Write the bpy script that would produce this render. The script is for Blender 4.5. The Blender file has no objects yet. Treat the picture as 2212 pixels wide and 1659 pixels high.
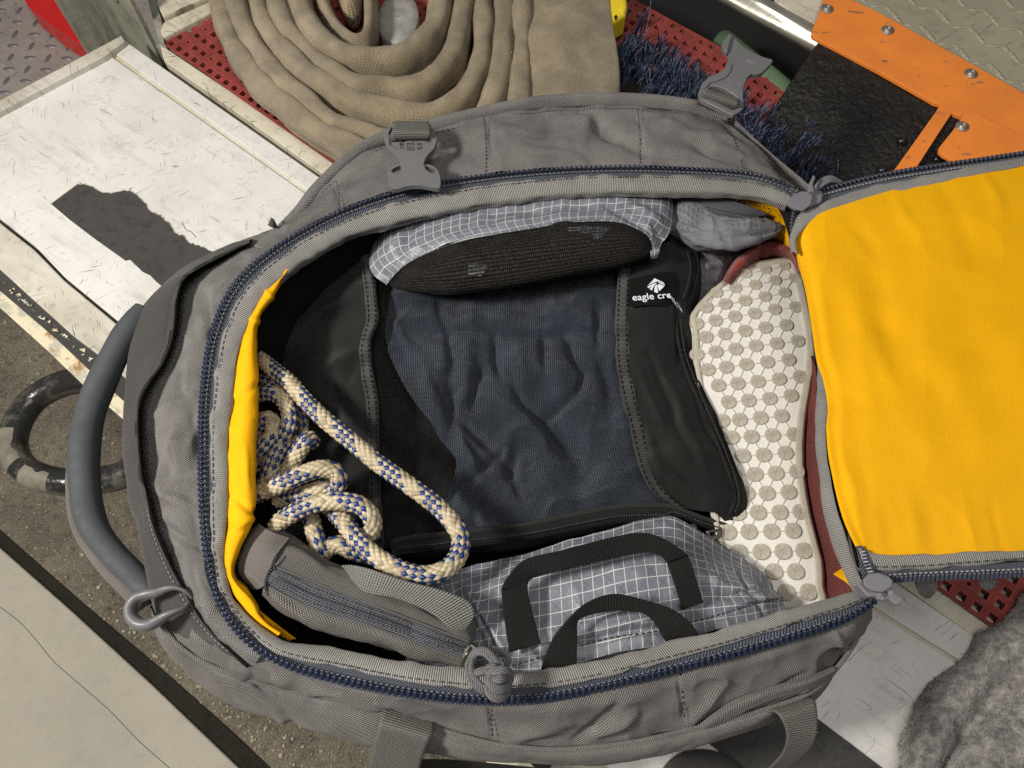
import bpy, bmesh, math, random
import numpy as np
from mathutils import Vector, Matrix

rnd = random.Random(7)
scene = bpy.context.scene
coll = scene.collection

# ------------------------------------------------------------------ camera
TILT = math.radians(25)
FPX, CX, CY = 1700.0, 1106.0, 829.5            # focal length and centre, in units of a 2212 x 1659 frame
CAM = np.array([0.0, -0.3043, 0.8726])
cam_d = bpy.data.cameras.new("camera")
cam_d.sensor_width = 36
cam_d.lens = 36 * FPX / 2212
cam_d.clip_start = 0.02
cam_d.clip_end = 50
cam = bpy.data.objects.new("camera", cam_d)
coll.objects.link(cam)
cam.location = CAM
cam.rotation_euler = (TILT, 0, 0)
scene.camera = cam

# ------------------------------------------------------------------ world and lamps
world = bpy.data.worlds.new("World")
scene.world = world
world.use_nodes = True
bg = world.node_tree.nodes["Background"]
bg.inputs[0].default_value = (0.95, 0.97, 1.0, 1)
bg.inputs[1].default_value = 0.15


def area_lamp(name, loc, target, size, power, col, size_y=None):
    l = bpy.data.lights.new(name, 'AREA')
    l.energy = power
    l.color = col
    l.size = size
    if size_y:
        l.shape = 'RECTANGLE'
        l.size_y = size_y
    o = bpy.data.objects.new(name, l)
    o.location = loc
    o.rotation_euler = (Vector(target) - Vector(loc)).to_track_quat('-Z', 'Y').to_euler()
    coll.objects.link(o)
    return o


area_lamp("bay_lamp", (-1.15, -0.30, 1.42), (0.0, 0.0, 0.1), 0.24, 37, (1.0, 0.95, 0.87))
area_lamp("ceiling_lamp", (0.3, -0.5, 2.9), (0.1, 0.0, 0.1), 1.2, 27, (1.0, 0.96, 0.90))
scene.view_settings.view_transform = 'Standard'
scene.view_settings.look = 'None'
scene.view_settings.exposure = 0.0
scene.view_settings.gamma = 1.0
scene.cycles.use_denoising = False
scene.cycles.max_bounces = 6
scene.cycles.transparent_max_bounces = 8

# ------------------------------------------------------------------ geometry helpers
ct, st = math.cos(TILT), math.sin(TILT)


def P(px, z=None):
    """points (x, y, z) measured in the photograph at a real height z -> world points"""
    a = np.asarray(px, float)
    one = a.ndim == 1
    a = np.atleast_2d(a)
    if z is not None:
        a = np.column_stack([a[:, 0], a[:, 1], np.full(len(a), float(z))])
    dx, dy = (a[:, 0] - CX) / FPX, (CY - a[:, 1]) / FPX
    d = np.column_stack([dx, dy * ct + st, dy * st - ct])
    t = (a[:, 2] - CAM[2]) / d[:, 2]
    out = CAM + d * t[:, None]
    return out[0] if one else out


def proj(G):
    q = G - CAM
    yc = q[..., 1] * ct + q[..., 2] * st
    zc = -(q[..., 1] * -st + q[..., 2] * ct)
    return CX + FPX * q[..., 0] / zc, CY - FPX * yc / zc


def catmull(pts, t, closed=False):
    p = np.asarray(pts, float)
    n = len(p)
    if closed:
        q = np.vstack([p[-1], p, p[0], p[1]])
        m = n
    else:
        q = np.vstack([2 * p[0] - p[1], p, 2 * p[-1] - p[-2]])
        m = n - 1
    i = np.clip(np.floor(t).astype(int), 0, m - 1)
    f = (t - i)[:, None]
    a, b, c, d = q[i], q[i + 1], q[i + 2], q[i + 3]
    return 0.5 * ((2 * b) + (c - a) * f + (2 * a - 5 * b + 4 * c - d) * f ** 2 + (3 * b - a - 3 * c + d) * f ** 3)


def spline(pts, n, closed=False):
    """smooth curve through pts, n points evenly spaced by length"""
    m = len(pts) if closed else len(pts) - 1
    if len(pts) == 2:
        t = np.linspace(0, 1, n)[:, None]
        return np.asarray(pts[0], float) * (1 - t) + np.asarray(pts[1], float) * t
    t = np.linspace(0, m, m * 24 + 1)
    c = catmull(pts, np.minimum(t, m - 1e-9), closed)
    L = np.concatenate([[0], np.cumsum(np.linalg.norm(np.diff(c, axis=0), axis=1))])
    s = np.linspace(0, L[-1], n + 1)[:-1] if closed else np.linspace(0, L[-1], n)
    tt = np.interp(s, L, t)
    return catmull(pts, np.minimum(tt, m - 1e-9), closed)


def vnoise(p, seed=0):
    p = np.asarray(p, float) + seed * 17.31
    i = np.floor(p).astype(np.int64)
    f = p - i
    f = f * f * (3 - 2 * f)

    def h(ix, iy, iz):
        n = ix * 374761393 + iy * 668265263 + iz * 1274126177 + 9871
        n = (n ^ (n >> 13)) * 1274126177
        n = n ^ (n >> 16)
        return (n & 0xffff) / 32767.5 - 1.0
    x, y, z = i[..., 0], i[..., 1], i[..., 2]
    r = 0
    for a in (0, 1):
        for b in (0, 1):
            for c in (0, 1):
                w = (f[..., 0] if a else 1 - f[..., 0]) * (f[..., 1] if b else 1 - f[..., 1]) * (f[..., 2] if c else 1 - f[..., 2])
                r = r + w * h(x + a, y + b, z + c)
    return r


def make_disp(creases=(), noise=(), ridge=(), warp=0.0):
    """height over a cloth: creases (x0,y0,x1,y1,width,height) in photo units, noise (scale_m, amp_m), ridge the same but creased"""
    def f(G):
        X, Y = proj(G)
        if warp:
            X = X + warp * vnoise(G / 0.03, 5)
            Y = Y + warp * vnoise(G / 0.03, 6)
        d = np.zeros(G.shape[:-1])
        for c in creases:
            x0, y0, x1, y1, w, h = c[:6]
            vx, vy = x1 - x0, y1 - y0
            L2 = vx * vx + vy * vy + 1e-9
            t = ((X - x0) * vx + (Y - y0) * vy) / L2
            tc = np.clip(t, 0, 1)
            dist = np.hypot(X - x0 - tc * vx, Y - y0 - tc * vy)
            d += h * np.exp(-(dist / w) ** 2) * (0.45 + 0.55 * np.sin(np.pi * tc))
        for k, (s, a) in enumerate(noise):
            d += a * vnoise(G / s, k + 1)
        for k, (s, a) in enumerate(ridge):
            d += a * (1 - 2 * np.abs(vnoise(G / s, k + 31)) ** 0.8)
        return d
    return f


def link(o, parent=None):
    coll.objects.link(o)
    if parent is not None:
        o.parent = parent
        w = Vector((0, 0, 0))
        p = parent
        while p is not None:
            w += p.location
            p = p.parent
        o.location = -w
    return o


def mesh_obj(name, verts, faces, mat, parent=None, smooth=True, uvs=None):
    me = bpy.data.meshes.new(name)
    v = verts.tolist() if isinstance(verts, np.ndarray) else verts
    me.from_pydata(v, [], faces.tolist() if isinstance(faces, np.ndarray) else faces)
    if smooth:
        me.polygons.foreach_set("use_smooth", [True] * len(me.polygons))
    if uvs is not None:
        l = me.uv_layers.new(name="UVMap")
        idx = np.empty(len(me.loops), dtype=np.int32)
        me.loops.foreach_get("vertex_index", idx)
        l.data.foreach_set("uv", np.asarray(uvs, np.float32)[idx].ravel())
    for m in (mat if isinstance(mat, (list, tuple)) else [mat]):
        me.materials.append(m)
    me.update()
    return link(bpy.data.objects.new(name, me), parent)


def tag(o, label=None, category=None, group=None, kind=None):
    if label:
        o["label"] = label
    if category:
        o["category"] = category
    if group:
        o["group"] = group
    if kind:
        o["kind"] = kind
    return o


def empty(name, loc, label, category, group=None):
    o = bpy.data.objects.new(name, None)
    o.empty_display_size = 0.02
    o.location = loc
    coll.objects.link(o)
    return tag(o, label, category, group)


def grid_normals(G):
    du = np.gradient(G, axis=1)
    dv = np.gradient(G, axis=0)
    n = np.cross(du, dv)
    n /= np.linalg.norm(n, axis=-1, keepdims=True) + 1e-12
    if np.mean(np.sum(n * (CAM - G), axis=-1)) < 0:
        n = -n
    return n


def loft(name, rails, mat, nu=160, nv=20, parent=None, disp=None, thick=0.0, world=False, closed=False, linear=False, edge_fade=0.0):
    R = []
    for r in rails:
        r = np.asarray(r, float)
        c = spline(r if world else P(r), nu, closed)
        R.append(c)
    R = np.array(R)
    k = len(R)
    if closed:
        R = np.concatenate([R, R[:, :1]], axis=1)
        nu += 1
    t = np.linspace(0, k - 1, nv)
    flat = R.reshape(k, -1)
    if linear or k == 2:
        i = np.minimum(t.astype(int), k - 2)
        f = (t - i)[:, None]
        G = flat[i] * (1 - f) + flat[i + 1] * f
    else:
        G = catmull(flat, np.minimum(t, k - 1 - 1e-9))
    G = G.reshape(nv, nu, 3)
    n = grid_normals(G)
    if disp is not None:
        d = disp(G)
        if edge_fade:
            e = np.minimum(np.linspace(0, 1, nv), np.linspace(1, 0, nv))[:, None]
            d = d * np.clip(e / edge_fade, 0, 1)
        G = G + n * d[..., None]
        n = grid_normals(G)
    u = np.concatenate([[0], np.cumsum(np.mean(np.linalg.norm(np.diff(G, axis=1), axis=-1), axis=0))])
    v = np.concatenate([[0], np.cumsum(np.mean(np.linalg.norm(np.diff(G, axis=0), axis=-1), axis=1))])
    U, V = np.meshgrid(u, v)
    uv = np.stack([U, V], -1).reshape(-1, 2)
    idx = np.arange(nv * nu).reshape(nv, nu)
    F = np.stack([idx[:-1, :-1], idx[:-1, 1:], idx[1:, 1:], idx[1:, :-1]], -1).reshape(-1, 4)
    verts = G.reshape(-1, 3)
    if thick:
        B = (G - n * thick).reshape(-1, 3)
        N = len(verts)
        F2 = F[:, ::-1] + N
        ring = np.concatenate([idx[0, :], idx[1:, -1], idx[-1, -2::-1], idx[-2:0:-1, 0]])
        nx = np.roll(ring, -1)
        F3 = np.stack([ring, ring + N, nx + N, nx], -1)
        verts = np.vstack([verts, B])
        F = np.vstack([F, F2, F3])
        uv = np.vstack([uv, uv])
    o = mesh_obj(name, verts, F, mat, parent, True, uv)
    return o


def frames(path, up=(0, 0, 1)):
    """tangent, side, up for each point of a path"""
    T = np.gradient(path, axis=0)
    T /= np.linalg.norm(T, axis=1, keepdims=True) + 1e-12
    u = np.asarray(up, float)
    S = np.cross(T, u)
    bad = np.linalg.norm(S, axis=1) < 0.05
    S[bad] = np.cross(T[bad], np.array([0, 1.0, 0.1]))
    S /= np.linalg.norm(S, axis=1, keepdims=True)
    return T, S, np.cross(S, T)


def pframes(path):
    T = np.gradient(path, axis=0)
    T /= np.linalg.norm(T, axis=1, keepdims=True) + 1e-12
    s = np.cross(T[0], [0, 0, 1.0])
    if np.linalg.norm(s) < 0.05:
        s = np.cross(T[0], [0, 1.0, 0])
    S = [s / np.linalg.norm(s)]
    for i in range(1, len(T)):
        v = S[-1] - T[i] * np.dot(S[-1], T[i])
        S.append(v / np.linalg.norm(v))
    S = np.array(S)
    return T, S, np.cross(S, T)


def tube_data(path, ra, rb=None, n=12, pf=False, cap=True):
    path = np.asarray(path, float)
    ra = np.broadcast_to(np.asarray(ra, float), (len(path),))
    rb = ra if rb is None else np.broadcast_to(np.asarray(rb, float), (len(path),))
    T, S, U = pframes(path) if pf else frames(path)
    th = np.linspace(0, 2 * np.pi, n, endpoint=False)
    V = path[:, None] + S[:, None] * (np.cos(th)[None, :, None] * ra[:, None, None]) + U[:, None] * (np.sin(th)[None, :, None] * rb[:, None, None])
    m = len(path)
    idx = np.arange(m * n).reshape(m, n)
    nx = np.roll(idx, -1, axis=1)
    F = np.stack([idx[:-1], nx[:-1], nx[1:], idx[1:]], -1).reshape(-1, 4).tolist()
    if cap:
        F.append(idx[0, ::-1].tolist())
        F.append(idx[-1].tolist())
    L = np.concatenate([[0], np.cumsum(np.linalg.norm(np.diff(path, axis=0), axis=1))])
    r = float(np.mean(ra))
    uv = np.stack([np.repeat(L[:, None], n, 1), np.repeat((th * r)[None], m, 0)], -1).reshape(-1, 2)
    return V.reshape(-1, 3), F, uv


def tube(name, path, ra, mat, parent=None, rb=None, n=12, pf=False, cap=True):
    V, F, uv = tube_data(path, ra, rb, n, pf, cap)
    return mesh_obj(name, V, F, mat, parent, True, uv)


def prism(name, pts, ztop, thick, mat, parent=None, holes=(), bevel=0.0, world=False, smooth=False, segs=2, top_z=None):
    """solid plate with the given outline (and holes) at its real height"""
    loops = [pts] + list(holes)
    bm = bmesh.new()
    edges = []
    for lp in loops:
        W = [Vector((p[0], p[1], ztop)) for p in lp] if world else [Vector(p) for p in P([(q[0], q[1]) for q in lp], ztop)]
        vs = [bm.verts.new(p) for p in W]
        edges += [bm.edges.new((vs[i], vs[(i + 1) % len(vs)])) for i in range(len(vs))]
    bmesh.ops.triangle_fill(bm, use_beauty=True, use_dissolve=False, edges=edges)
    bmesh.ops.recalc_face_normals(bm, faces=bm.faces)
    for f in bm.faces:
        if f.normal.z < 0:
            f.normal_flip()
    r = bmesh.ops.extrude_face_region(bm, geom=list(bm.faces))
    vs = [e for e in r['geom'] if isinstance(e, bmesh.types.BMVert)]
    old = [v for v in bm.verts if v not in set(vs)]
    for v in old:
        v.co.z -= thick
    bmesh.ops.recalc_face_normals(bm, faces=bm.faces)
    me = bpy.data.meshes.new(name)
    bm.to_mesh(me)
    bm.free()
    me.materials.append(mat)
    if smooth:
        me.polygons.foreach_set("use_smooth", [True] * len(me.polygons))
    uvl = me.uv_layers.new(name="UVMap")
    for l in me.loops:
        c = me.vertices[l.vertex_index].co
        uvl.data[l.index].uv = (c.x, c.y)
    o = link(bpy.data.objects.new(name, me), parent)
    if bevel:
        m = o.modifiers.new("bevel", 'BEVEL')
        m.width = bevel
        m.segments = segs
        m.limit_method = 'ANGLE'
        m.angle_limit = math.radians(40)
        if smooth:
            m.harden_normals = True
    return o


def join_data(parts):
    V, F, U = [], [], []
    o = 0
    for v, f, u in parts:
        V.append(np.asarray(v, float))
        F += [[i + o for i in q] for q in f]
        U.append(u)
        o += len(v)
    return np.vstack(V), F, np.vstack(U)


def capsule(a, b, r, n=5):
    a, b = np.asarray(a, float), np.asarray(b, float)
    d = (b - a)
    path = np.array([a - d * 0.02, a, (a + b) / 2, b, b + d * 0.02])
    return tube_data(path, [r * .35, r * .85, r, r * .85, r * .35], None, n)


def stitches(name, path, mat, parent, dash=0.0042, gap=0.0028, r=0.0006, lift=0.0004):
    L = np.concatenate([[0], np.cumsum(np.linalg.norm(np.diff(path, axis=0), axis=1))])
    parts = []
    s = 0.0
    at = lambda q: np.array([np.interp(q, L, path[:, k]) for k in range(3)])
    while s + dash < L[-1]:
        a, b = at(s), at(s + dash)
        m = (a + b) / 2
        up = (CAM - m)
        up /= np.linalg.norm(up)
        parts.append(capsule(a + up * lift * .3, b + up * lift * .3, r, 4))
        s += dash + gap
    V, F, U = join_data(parts)
    return tag(mesh_obj(name, V, F, mat, parent, True, U), kind="stuff")


def path3(pts, n=80, closed=False):
    return spline(P(np.asarray(pts, float)), n, closed)


# ------------------------------------------------------------------ material helpers
def sock(nt, v, s):
    if isinstance(v, bpy.types.NodeSocket):
        nt.links.new(v, s)
    elif v is not None:
        if hasattr(s.default_value, '__len__') and not hasattr(v, '__len__'):
            v = (v,) * len(s.default_value)
        if hasattr(s.default_value, '__len__') and len(s.default_value) == 4 and len(v) == 3:
            v = (*v, 1)
        s.default_value = v


def M_(nt, op, a, b=None, c=None, clamp=False):
    n = nt.nodes.new("ShaderNodeMath")
    n.operation = op
    n.use_clamp = clamp
    sock(nt, a, n.inputs[0])
    if b is not None:
        sock(nt, b, n.inputs[1])
    if c is not None:
        sock(nt, c, n.inputs[2])
    return n.outputs[0]


def MIX(nt, fac, a, b, mode='MIX'):
    n = nt.nodes.new("ShaderNodeMix")
    n.data_type = 'RGBA'
    n.blend_type = mode
    sock(nt, fac, n.inputs[0])
    sock(nt, a, n.inputs[6])
    sock(nt, b, n.inputs[7])
    return n.outputs[2]


def RAMP(nt, v, lo, hi, a=0.0, b=1.0):
    n = nt.nodes.new("ShaderNodeMapRange")
    n.clamp = True
    sock(nt, v, n.inputs[0])
    for k, q in zip((1, 2, 3, 4), (lo, hi, a, b)):
        n.inputs[k].default_value = q
    return n.outputs[0]


def NOISE(nt, vec, scale, detail=3, rough=0.55, dist=0.0):
    n = nt.nodes.new("ShaderNodeTexNoise")
    if vec is not None:
        nt.links.new(vec, n.inputs['Vector'])
    n.inputs['Scale'].default_value = scale
    n.inputs['Detail'].default_value = detail
    n.inputs['Roughness'].default_value = rough
    n.inputs['Distortion'].default_value = dist
    return n.outputs[0]


def MAPV(nt, vec, rot=(0, 0, 0), scale=(1, 1, 1)):
    n = nt.nodes.new("ShaderNodeMapping")
    nt.links.new(vec, n.inputs[0])
    n.inputs['Rotation'].default_value = rot
    n.inputs['Scale'].default_value = scale
    return n.outputs[0]


def VOR(nt, vec, scale, feature='F1'):
    n = nt.nodes.new("ShaderNodeTexVoronoi")
    n.feature = feature
    nt.links.new(vec, n.inputs['Vector'])
    n.inputs['Scale'].default_value = scale
    return n.outputs[0]


def base(name, rough=0.6, metal=0.0, spec=0.5):
    m = bpy.data.materials.new(name)
    m.use_nodes = True
    nt = m.node_tree
    b = nt.nodes["Principled BSDF"]
    b.inputs['Roughness'].default_value = rough
    b.inputs['Metallic'].default_value = metal
    b.inputs['Specular IOR Level'].default_value = spec
    tc = nt.nodes.new("ShaderNodeTexCoord")
    return m, nt, b, tc


def BUMP(nt, bsdf, h, dist, strength=1.0):
    n = nt.nodes.new("ShaderNodeBump")
    n.inputs['Distance'].default_value = dist
    n.inputs['Strength'].default_value = strength
    nt.links.new(h, n.inputs['Height'])
    nt.links.new(n.outputs[0], bsdf.inputs['Normal'])


def mul(c, k):
    return tuple(min(1.0, x * k) for x in c[:3])


def fabric(name, col, pitch=0.0013, kind='plain', depth=0.45, rough=0.8, var=0.18, bump=0.25, sheen=0.15, blot=None, spec=0.35):
    m, nt, b, tc = base(name, rough, 0, spec)
    uv = tc.outputs['UV']
    sp = nt.nodes.new("ShaderNodeSeparateXYZ")
    nt.links.new(uv, sp.inputs[0])
    k = 2 * math.pi / pitch
    su = M_(nt, 'SINE', M_(nt, 'MULTIPLY', sp.outputs[0], k))
    sv = M_(nt, 'SINE', M_(nt, 'MULTIPLY', sp.outputs[1], k))
    if kind == 'plain':
        h = M_(nt, 'MULTIPLY', su, sv)
    elif kind == 'rib':
        h = su
    elif kind == 'ribv':
        h = sv
    elif kind == 'web':
        h = M_(nt, 'ADD', M_(nt, 'MULTIPLY', su, 0.7), M_(nt, 'MULTIPLY', M_(nt, 'MULTIPLY', su, sv), 0.4))
    else:
        h = M_(nt, 'SINE', M_(nt, 'MULTIPLY', M_(nt, 'ADD', sp.outputs[0], sp.outputs[1]), k * .8))
    t = M_(nt, 'MULTIPLY_ADD', h, 0.5, 0.5)
    c = MIX(nt, t, mul(col, 1 - depth), mul(col, 1 + depth * .45))
    ob = tc.outputs['Object']
    n1 = RAMP(nt, NOISE(nt, ob, 22, 4), .35, .68, 1 - var, 1 + var * .6)
    n2 = RAMP(nt, NOISE(nt, ob, 900, 2), .3, .7, 1 - var * .6, 1 + var * .5)
    n = nt.nodes.new("ShaderNodeVectorMath")
    n.operation = 'SCALE'
    nt.links.new(c, n.inputs[0])
    nt.links.new(M_(nt, 'MULTIPLY', n1, n2), n.inputs[3])
    c = n.outputs[0]
    if blot:
        c = MIX(nt, RAMP(nt, NOISE(nt, ob, blot[1], 4), .52, .7, 0, blot[2]), c, blot[0])
    nt.links.new(c, b.inputs['Base Color'])
    b.inputs['Sheen Weight'].default_value = sheen
    hh = M_(nt, 'ADD', h, M_(nt, 'MULTIPLY', NOISE(nt, ob, 500, 3), 1.2))
    BUMP(nt, b, hh, pitch * bump)
    return m


def plain(name, col, rough=0.5, metal=0.0, var=0.12, scale=30, bump=0.0, bscale=300, spec=0.5, col2=None, coat=0.0):
    m, nt, b, tc = base(name, rough, metal, spec)
    ob = tc.outputs['Object']
    nz = RAMP(nt, NOISE(nt, ob, scale, 5), .3, .7)
    c = MIX(nt, nz, mul(col, 1 - var), col2 or mul(col, 1 + var))
    nt.links.new(c, b.inputs['Base Color'])
    nt.links.new(RAMP(nt, NOISE(nt, ob, scale * 3, 3), .3, .7, max(.05, rough - .1), min(1, rough + .12)), b.inputs['Roughness'])
    if bump:
        BUMP(nt, b, NOISE(nt, ob, bscale, 4), bump)
    if coat:
        b.inputs['Coat Weight'].default_value = coat
    return m


def ripstop(name, rot, col=(.165, .178, .212), g=0.0096):
    m, nt, b, tc = base(name, 0.42, 0, 0.5)
    uv = MAPV(nt, tc.outputs['UV'], (0, 0, rot))
    sp = nt.nodes.new("ShaderNodeSeparateXYZ")
    nt.links.new(uv, sp.inputs[0])
    U, V = sp.outputs[0], sp.outputs[1]

    def line(a, bb, w, dots=True):
        f = M_(nt, 'ABSOLUTE', M_(nt, 'SUBTRACT', M_(nt, 'FRACT', M_(nt, 'DIVIDE', a, g)), 0.5))
        l = RAMP(nt, f, w, w * 1.6, 1, 0)
        if dots:
            s = M_(nt, 'SINE', M_(nt, 'MULTIPLY', bb, 2 * math.pi / 0.0016))
            l = M_(nt, 'MULTIPLY', l, RAMP(nt, s, -.5, .3, .45, 1))
        return l
    w = 0.038
    grid = M_(nt, 'MAXIMUM', line(U, V, w), line(V, U, w))
    a2, b2 = M_(nt, 'ADD', U, V), M_(nt, 'SUBTRACT', U, V)
    dia = M_(nt, 'MAXIMUM', line(M_(nt, 'MULTIPLY', a2, .5), b2, .03, False), line(M_(nt, 'MULTIPLY', b2, .5), a2, .03, False))
    tw = M_(nt, 'SINE', M_(nt, 'MULTIPLY', a2, 2 * math.pi / 0.0011))
    c = MIX(nt, M_(nt, 'MULTIPLY_ADD', tw, .5, .5), mul(col, .82), mul(col, 1.15))
    c = MIX(nt, M_(nt, 'MULTIPLY', dia, .45), c, mul(col, .45))
    c = MIX(nt, grid, c, (.78, .78, .75))
    nz = NOISE(nt, tc.outputs['Object'], 60, 4)
    c = MIX(nt, RAMP(nt, nz, .4, .7, 0, .3), c, mul(col, .7))
    nt.links.new(c, b.inputs['Base Color'])
    BUMP(nt, b, M_(nt, 'ADD', grid, M_(nt, 'MULTIPLY', nz, 3.0)), 0.0006)
    return m


def netting(name, pitch, hole, col=(.012, .011, .010), cover=0.0):
    m, nt, b, tc = base(name, 0.8, 0, 0.12)
    sp = nt.nodes.new("ShaderNodeSeparateXYZ")
    nt.links.new(tc.outputs['UV'], sp.inputs[0])
    k = 2 * math.pi / pitch
    a = M_(nt, 'SINE', M_(nt, 'MULTIPLY', M_(nt, 'ADD', sp.outputs[0], M_(nt, 'MULTIPLY', sp.outputs[1], .6)), k))
    c = M_(nt, 'SINE', M_(nt, 'MULTIPLY', M_(nt, 'SUBTRACT', sp.outputs[0], M_(nt, 'MULTIPLY', sp.outputs[1], .6)), k))
    h = M_(nt, 'MULTIPLY', a, c)
    mask = RAMP(nt, h, hole - .12, hole + .12)          # 1 = hole in the net
    cc = MIX(nt, RAMP(nt, NOISE(nt, tc.outputs['Object'], 400, 2), .35, .65), mul(col, .6), mul(col, 1.8))
    nt.links.new(cc, b.inputs['Base Color'])
    BUMP(nt, b, M_(nt, 'SUBTRACT', 1.0, h), pitch * .3)
    tr = nt.nodes.new("ShaderNodeBsdfTransparent")
    mx = nt.nodes.new("ShaderNodeMixShader")
    nt.links.new(mask, mx.inputs[0])
    nt.links.new(b.outputs[0], mx.inputs[1])
    nt.links.new(tr.outputs[0], mx.inputs[2])
    nt.links.new(mx.outputs[0], nt.nodes["Material Output"].inputs[0])
    return m


def scratched(name, col, dirt, amount=1.0, rough=0.45, bump=0.0004):
    """white worn paint: fine scratches in several directions, specks, grime"""
    m, nt, b, tc = base(name, rough, 0, 0.5)
    ob = tc.outputs['Object']
    c = MIX(nt, RAMP(nt, NOISE(nt, ob, 9, 5, .6), .42, .72, 0, .55 * amount), col, dirt)
    c = MIX(nt, RAMP(nt, NOISE(nt, ob, 45, 6, .7), .56, .72, 0, .6 * amount), c, mul(dirt, .8))
    sm = NOISE(nt, MAPV(nt, MAPV(nt, ob, (0, 0, .62)), (0, 0, 0), (9, 70, 9)), 1.0, 5, .6)
    c = MIX(nt, M_(nt, 'MULTIPLY', RAMP(nt, sm, .50, .68), M_(nt, 'MULTIPLY', RAMP(nt, NOISE(nt, ob, 7, 2), .42, .6), .55 * amount)), c, mul(dirt, .72))
    tot = None
    for k, (r, sc, th) in enumerate([(0.95, (330, 16, 1), .66), (2.2, (380, 22, 1), .67), (1.35, (420, 26, 1), .67), (-.3, (420, 34, 1), .67), (.3, (520, 60, 1), .68)]):
        mp = MAPV(nt, MAPV(nt, ob, (0, 0, r)), (0, 0, 0), sc)
        s = RAMP(nt, NOISE(nt, mp, 1.0, 2, .5, .6), th, th + .03)
        keep = RAMP(nt, NOISE(nt, MAPV(nt, ob, (k, 0, k)), 16, 2), .48, .6)
        s = M_(nt, 'MULTIPLY', s, keep)
        tot = s if tot is None else M_(nt, 'MAXIMUM', tot, s)
    spk = RAMP(nt, NOISE(nt, ob, 420, 2, .4), .72, .76)
    spk = M_(nt, 'MULTIPLY', spk, RAMP(nt, NOISE(nt, ob, 24, 2), .46, .6))
    tot = M_(nt, 'MAXIMUM', tot, spk)
    c = MIX(nt, M_(nt, 'MULTIPLY', tot, .8 * amount), c, (.12, .105, .085))
    nt.links.new(c, b.inputs['Base Color'])
    BUMP(nt, b, M_(nt, 'SUBTRACT', NOISE(nt, ob, 60, 4), M_(nt, 'MULTIPLY', tot, .4)), bump)
    return m


def asphalt(name, c1, c2, c3, grit=260, bump=0.002, mott=1.0):
    m, nt, b, tc = base(name, 0.9, 0, 0.3)
    ob = tc.outputs['Object']
    c = MIX(nt, RAMP(nt, NOISE(nt, ob, 5, 5, .65), .36, .66), c1, c2)
    n2 = NOISE(nt, ob, 60, 5, .7)
    c = MIX(nt, RAMP(nt, n2, .5, .68, 0, .7 * mott), c, mul(c1, .55))
    v = VOR(nt, ob, grit)
    n3 = NOISE(nt, ob, grit * 1.3, 3, .6)
    c = MIX(nt, RAMP(nt, n3, .60, .70, 0, .8), c, c3)
    c = MIX(nt, RAMP(nt, n3, .30, .40, .6 * mott, 0), c, mul(c1, .35))
    nt.links.new(c, b.inputs['Base Color'])
    BUMP(nt, b, M_(nt, 'ADD', M_(nt, 'ADD', M_(nt, 'MULTIPLY', n2, 1.5), n3), M_(nt, 'MULTIPLY', v, -.5)), bump)
    return m


# ------------------------------------------------------------------ materials
m_pack = fabric("bag_fabric", (.34, .315, .298), 0.0021, 'plain', .8, .72, .25, .6)
m_pack2 = fabric("piping_fabric", (.325, .302, .285), 0.0021, 'twill', .6, .7, .25, .6)
m_bind = fabric("grosgrain_binding", (.37, .355, .33), 0.0018, 'rib', .45, .7, .15, .4)
m_tape = fabric("zip_tape", (.085, .095, .13), 0.0022, 'twill', .6, .75, .15, .3)
m_dkpanel = fabric("dark_side_fabric", (.046, .042, .039), 0.0011, 'plain', .25, .8, .12, .2)
m_yel = fabric("yellow_lining", (.94, .46, .0), 0.0012, 'plain', .10, .55, .05, .12, 0.0, None, .2)
m_black = fabric("black_lining", (.007, .0065, .006), 0.0012, 'twill', .4, .85, .25, .2, .02, None, .2)
m_cube = fabric("black_cube_fabric", (.0145, .0135, .0125), 0.0018, 'twill', .55, .7, .35, .4, .06, None, .25)
m_seam = fabric("black_seam_tape", (.020, .019, .0175), 0.0016, 'rib', .35, .7, .2, .3)
m_web_b = fabric("black_webbing", (.013, .0118, .0105), 0.0022, 'web', .6, .7, .25, .45, .04, None, .25)
m_web_g = fabric("grey_webbing", (.25, .245, .23), 0.0024, 'web', .45, .65, .12, .45)
m_web_o = fabric("olive_grey_webbing", (.185, .172, .152), 0.0019, 'rib', .6, .65, .12, .5)
m_pouch = fabric("grey_pouch_fabric", (.25, .228, .205), 0.0026, 'plain', .8, .75, .15, .5)
m_pouch2 = fabric("grey_pouch_smooth", (.19, .168, .15), 0.0014, 'plain', .35, .75, .12, .3)
m_pzip = fabric("pouch_zip_band", (.125, .133, .165), 0.0022, 'twill', .35, .65, .12, .4)
m_blue = fabric("navy_cloth", (.070, .092, .135), 0.0014, 'plain', .35, .8, .3, .3, .2, None, .1)
m_grayc = fabric("grey_mesh_cloth", (.23, .23, .255), 0.0012, 'plain', .2, .8, .15, .2)
m_red = fabric("red_shoe_fabric", (.33, .024, .011), 0.0013, 'plain', .3, .8, .25, .3, .3)
m_redknit = fabric("red_shoe_knit", (.33, .026, .014), 0.0034, 'plain', .6, .7, .2, .6, .1)
m_coil = plain("blue_zip_coil", (.017, .025, .052), .22, 0, .1, 60)
m_coilg = plain("grey_zip_coil", (.045, .05, .07), .3, 0, .1, 60)
m_thread = plain("grey_thread", (.07, .066, .062), .7)
m_threadl = plain("light_thread", (.30, .30, .30), .6)
m_threadd = plain("dark_thread", (.018, .018, .025), .7)
m_plastic = plain("grey_plastic", (.135, .133, .138), .38, 0, .05, 40, .00006, 900)
m_plastic2 = plain("lilac_plastic", (.17, .165, .185), .4, 0, .05, 40, .00006, 900)
m_scuff = plain("pencil_scuff", (.16, .15, .15), .7, 0, .3, 300)
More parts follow.
